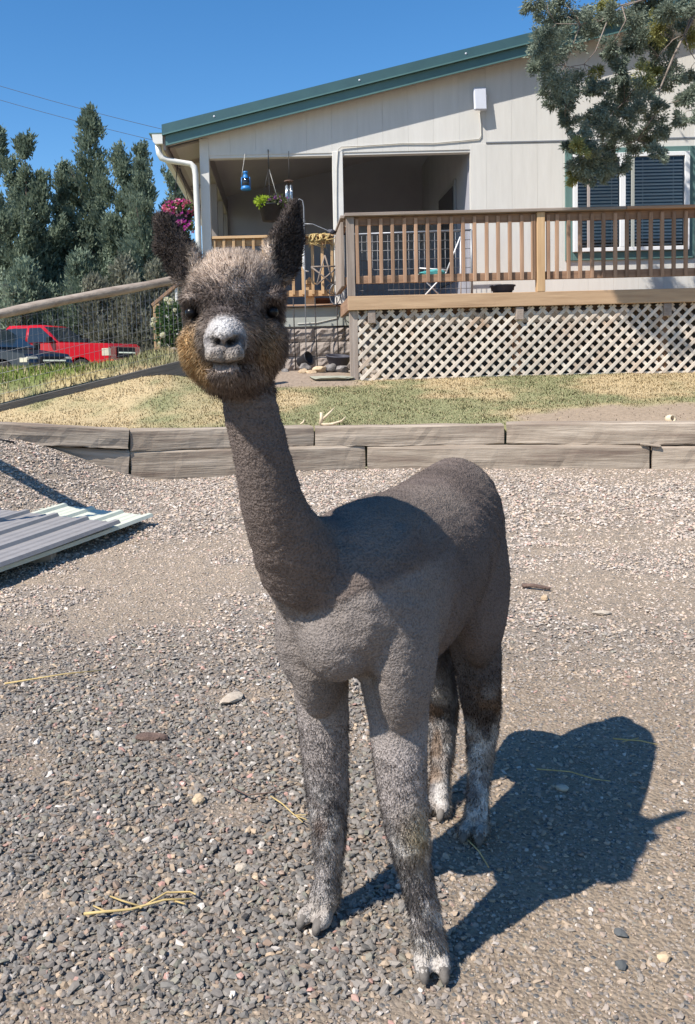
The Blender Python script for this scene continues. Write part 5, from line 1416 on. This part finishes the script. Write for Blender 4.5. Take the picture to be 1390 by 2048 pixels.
for k in range(14):
    g_ = random.Random(k)
    x = g_.uniform(.36, .66)
    tube('stem', [(x, 11.66 + .02 * g_.random(), 2.895), (x + g_.uniform(-.06, .06), 11.64, g_.uniform(2.80, 2.90)), (x + g_.uniform(-.08, .1), 11.655, g_.uniform(2.76, 2.86)), (x + g_.uniform(-.1, .12), 11.65, g_.uniform(2.70, 2.80))], [.010, .013, .008, .004], 'straw', dw, 5)
bh = thing('wooden_ornament', 'small pale wooden house ornament behind porch balusters', 'ornament', (.37, 11.85, 2.0))
span('body', .31, .43, 11.80, 11.90, 1.966, 2.26, 'palewood_z', bh)
prism('roof', [(.28, 2.262), (.46, 2.262), (.37, 2.36)], 11.78, 11.92, 'palewood_x', bh)
tp_ = thing('clay_pot', 'wide brown clay pot on the porch floor under the rail', 'pot', (.43, 11.85, 1.97))
lathe('pot', [(0, 0), (.12, 0), (.17, .10), (.18, .10), (.18, .125), (.16, .125), (.15, .09), (0, .09)], 'terracotta', tp_, (.50, 12.12, 1.966))
# bowl, stones and slab by the foundation
bl_ = thing('bowl_planter', 'wide slate coloured bowl planter tilted on the dirt', 'planter', (.67, 11.0, 1.13))
lathe('bowl', [(0, 0), (.08, 0), (.125, .05), (.155, .13), (.165, .135), (.165, .15), (.15, .15), (.142, .13), (.11, .06), (0, .05)], 'slate_plastic', bl_, (.675, 11.0, 1.155), 22, (R(8), R(5), 0))
lathe('soil', [(0, .10), (.128, .10), (.12, .09), (0, .09)], 'bark', bl_, (.675, 11.0, 1.155), 16, (R(8), R(5), 0))
dp = thing('tipped_pot', 'small black pot lying on its side by the foundation', 'pot', (.24, 11.1, 1.15))
lathe('pot', [(0, 0), (.06, 0), (.085, .15), (.092, .15), (.092, .165), (.08, .165), (.055, .02), (0, .02)], 'black_plastic', dp, (.20, 11.12, 1.225), 16, (R(70), R(10), R(50)))
for k, (x, y, z, sx, sz, mt, lb) in enumerate([(.235, 10.62, 1.115, .075, .04, 'rock_tan', 'tan rounded rock at the end of the slab row'), (.335, 10.58, 1.11, .06, .03, 'rock_tan', 'small flat tan rock between two larger tan rocks'), (.44, 10.62, 1.135, .085, .05, 'rock_tan', 'larger tan rock touching the grey rocks'),
        (.56, 10.66, 1.145, .085, .06, 'rock_grey', 'pitted grey rock in front of the bowl planter'), (.70, 10.64, 1.135, .10, .055, 'rock_grey', 'long pitted grey rock beside the deck corner post'), (.27, 11.0, 1.18, .07, .06, 'rock_grey', 'grey rock beside the tipped black pot'), (.02, 10.7, 1.12, .06, .04, 'rock_grey', 'dark reddish rock at the edge of the dirt bed')]):
    tag(obj('rock', rock_me('rock', (sx, sx * .7, sz), 100 + k, mt, 3), None, None, (x, y, z)), lb, 'rock', 'rocks along the foundation')
sb_ = rock_me('stone_slab', (.27, .16, .026), 130, 'slab_stone', 3)
tag(obj('stone_slab', sb_, None, None, (.52, 10.28, 1.04), (R(4), 0, R(3))), 'flat pale greenish stone slab before the rocks', 'slab')

# things on the deck and porch
tr_ = thing('planter_tray', 'low black plastic planter standing on the deck edge', 'planter', (2.59, 10.42, 1.957))
lathe('bowl', [(0, 0), (.10, 0), (.115, .045), (.13, .05), (.135, .09), (.15, .095), (.15, .11), (.13, .11), (.12, .07), (0, .06)], 'slate_plastic', tr_, (2.59, 10.46, 1.957))
pn = thing('wire_pen_panel', 'grey wire pen panel standing behind the deck railing', 'wire panel', (1.65, 11.35, 1.96))
tubes_ = []
tube('top_bar', [(.90, 11.35, 2.83), (2.42, 11.35, 2.85)], .013, 'grey_metal', pn, 8)
tube('bottom_bar', [(.90, 11.35, 1.98), (2.42, 11.35, 1.98)], .010, 'grey_metal', pn, 8)
for x in (.90, 2.42): tube('end_bar', [(x, 11.35, 1.96), (x, 11.35, 2.85)], .016, 'grey_metal', pn, 8)
for k in range(22): tubes_.append(([(.965 + .066 * k, 11.35, 1.98), (.965 + .066 * k, 11.35, 2.83)], .0035))
for z in (2.12, 2.26, 2.38, 2.50, 2.62, 2.73): tubes_.append(([(.90, 11.346, z), (2.42, 11.346, z)], .0035))
tag(tubes('wires', tubes_, 'wire', pn, 4), kind='stuff')
ts = thing('folding_stool', 'teal cushion on a thin white wire stand behind balusters', 'stool', (1.9, 11.15, 1.957))
obj('cushion', rock_me('cushion', (.17, .12, .05), 9, 'teal_cloth', 3), ts, None, (1.86, 11.15, 2.30))
for a, b_ in (((1.72, 11.1, 1.96), (2.05, 11.1, 2.30)), ((2.05, 11.2, 1.96), (1.72, 11.2, 2.30)), ((2.05, 11.1, 2.30), (2.24, 11.15, 2.74)), ((1.72, 11.1, 2.36), (2.05, 11.1, 2.33)), ((2.24, 11.15, 2.74), (2.25, 11.2, 1.96))):
    tube('wire_leg', [a, b_], .009, 'vinyl_white', ts, 6)

# ------------------------------------------------------------------ small things on timbers and gravel
an = thing('antler', 'pale forked antler lying on the timber wall', 'antler', (.4, 7.8, .63))
tube('beam', [(.540, 7.80, .715), (.50, 7.80, .678), (.42, 7.80, .655), (.35, 7.80, .650), (.312, 7.80, .662)], [.004, .008, .012, .014, .015], 'antler', an, 8)
tube('tine', [(.312, 7.80, .652), (.326, 7.80, .705), (.322, 7.80, .760)], [.017, .016, .012], 'antler', an, 8)
tube('tine', [(.322, 7.80, .690), (.364, 7.80, .722), (.400, 7.80, .757), (.440, 7.80, .797)], [.012, .012, .009, .003], 'antler', an, 8)
tag(tube('bone_chip', [(.14, 7.86, .655), (.165, 7.86, .672), (.175, 7.86, .70)], [.008, .009, .003], 'antler', None, 6), 'small pale bone chip near the antler', 'bone')
bn_ = thing('bone_ring', 'small hollow white bone lying on the timber wall', 'bone', (3.24, 7.5, .6))
lathe('ring', [(.022, -.03), (.034, -.03), (.038, 0), (.034, .03), (.022, .03), (.018, 0), (.022, -.03)], 'antler', bn_, (3.24, 7.42, .650), 14, (R(80), 0, R(20)))
def gz_(x, y): return float(h_yard(x, y))
def stalk(name, label, cat, pts, r_, mat, extra=()):
    root = thing(name, label, cat, (*pts[0], gz_(*pts[0])))
    def up(q): return [(x, y, gz_(x, y) + .014 + .006 * (i % 2)) for i, (x, y) in enumerate(q)]
    tube('stem', up(pts), [r_ * (1 - .5 * i / len(pts)) for i in range(len(pts))], mat, root, 6)
    for e in extra: tube('side_stem', up(e), r_ * .6, mat, root, 5)
stalk('straw_stalk', 'bent yellow straw stalk lying on the dark gravel', 'straw', [(-.444, 1.775), (-.40, 1.770), (-.35, 1.785), (-.28, 1.805), (-.225, 1.815)], .0035, 'straw',
      [[(-.43, 1.80), (-.40, 1.772)], [(-.40, 1.83), (-.37, 1.805), (-.33, 1.795)], [(-.33, 1.788), (-.28, 1.83), (-.23, 1.84), (-.215, 1.82)], [(-.26, 1.81), (-.235, 1.79)]])
stalk('straw_stalk', 'thin green straw stem beside the front leg', 'straw', [(-.06, 2.22), (-.03, 2.17), (.0, 2.13), (.03, 2.10)], .0022, 'straw', [[(.0, 2.13), (.03, 2.12)], [(-.005, 2.14), (.02, 2.09)]])
stalk('twig', 'thin reddish twig beside the far front leg', 'twig', [(-.16, 2.27), (-.12, 2.22), (-.05, 2.24), (.01, 2.27)], .0025, 'bark')
stalk('twig', 'dark weathered stick on the pale gravel', 'twig', [(1.085, 4.05), (1.13, 4.02), (1.19, 3.975)], .011, 'bark')
stalk('straw_stalk', 'dry straw lying in the shadow of the alpaca', 'straw', [(.93, 2.50), (1.0, 2.47), (1.04, 2.455)], .0025, 'straw', [[(.95, 2.48), (1.0, 2.49)]])
stalk('straw_stalk', 'curved dry grass stem across the shadow', 'straw', [(.66, 2.33), (.74, 2.30), (.80, 2.27), (.83, 2.25)], .002, 'straw')
stalk('straw_stalk', 'pale straw near the edge of the bare dirt', 'straw', [(.40, 2.02), (.42, 1.95), (.43, 1.90)], .0018, 'straw')
stalk('twig', 'long pale stick between the metal sheets and the straw', 'twig', [(-1.0, 3.02), (-.8, 3.08), (-.68, 3.12)], .003, 'straw')
stalk('metal_rod', 'dark thin rod on the gravel against the timber wall', 'rod', [(-2.42, 6.86), (-2.25, 6.83), (-2.10, 6.84)], .012, 'rust_wire')
for k, (x, y, sx, sy_, sz, mt, lb) in enumerate([(-.413, 2.59, .055, .022, .014, 'bark', 'curled strip of brown bark on the gravel'), (-.196, 2.865, .065, .03, .012, 'stone_pale', 'flat grey white stone on the dark gravel'), (-.246, 2.22, .017, .016, .016, 'rock_tan', 'square tan pebble among dark stones'),
        (1.307, 3.63, .05, .018, .010, 'stone_pale', 'pale wood chip on the far gravel'), (1.13, 3.85, .028, .02, .015, 'rock_tan', 'tan stone near the dark stick'), (.645, 1.69, .014, .011, .008, 'stone_dark', 'flat dark stone on the bare dirt'), (.70, 1.62, .014, .011, .008, 'rock_tan', 'pale tan stone on the bare dirt'),
        (.61, 1.60, .013, .010, .008, 'stone_dark', 'dark wedge of stone beside the tan one'), (.70, 2.24, .02, .012, .010, 'stone_pale', 'white pebble lying in the shadow'), (-.12, 1.93, .017, .012, .010, 'stone_pale', 'white pebble by the front hoof')]):
    tag(obj('stone' if mt != 'bark' else 'bark_strip', rock_me('stone', (sx, sy_, sz), 200 + k, mt, 2), None, None, (x, y, gz_(x, y) + sz * .75), (0, 0, k * 1.1)), lb, 'stone' if mt != 'bark' else 'bark')

# power lines far behind
for (a, b_), lb in ((((-18.287, 60.0, 20.335), (-7.145, 60.0, 17.151)), 'upper thin power line crossing the sky above the junipers'), (((-18.94, 62.0, 20.04), (-7.412, 62.0, 16.81)), 'lower thin power line crossing the sky above the junipers')):
    a, b_ = Vector(a), Vector(b_)
    pts = [a + (b_ - a) * t + Vector((0, 0, .35 * (t - .0) * (t - 1.0))) for t in np.linspace(-1.0, 2.2, 24)]
    tag(tube('power_line', pts, .016, 'steel_cable', None, 5), lb, 'power line')
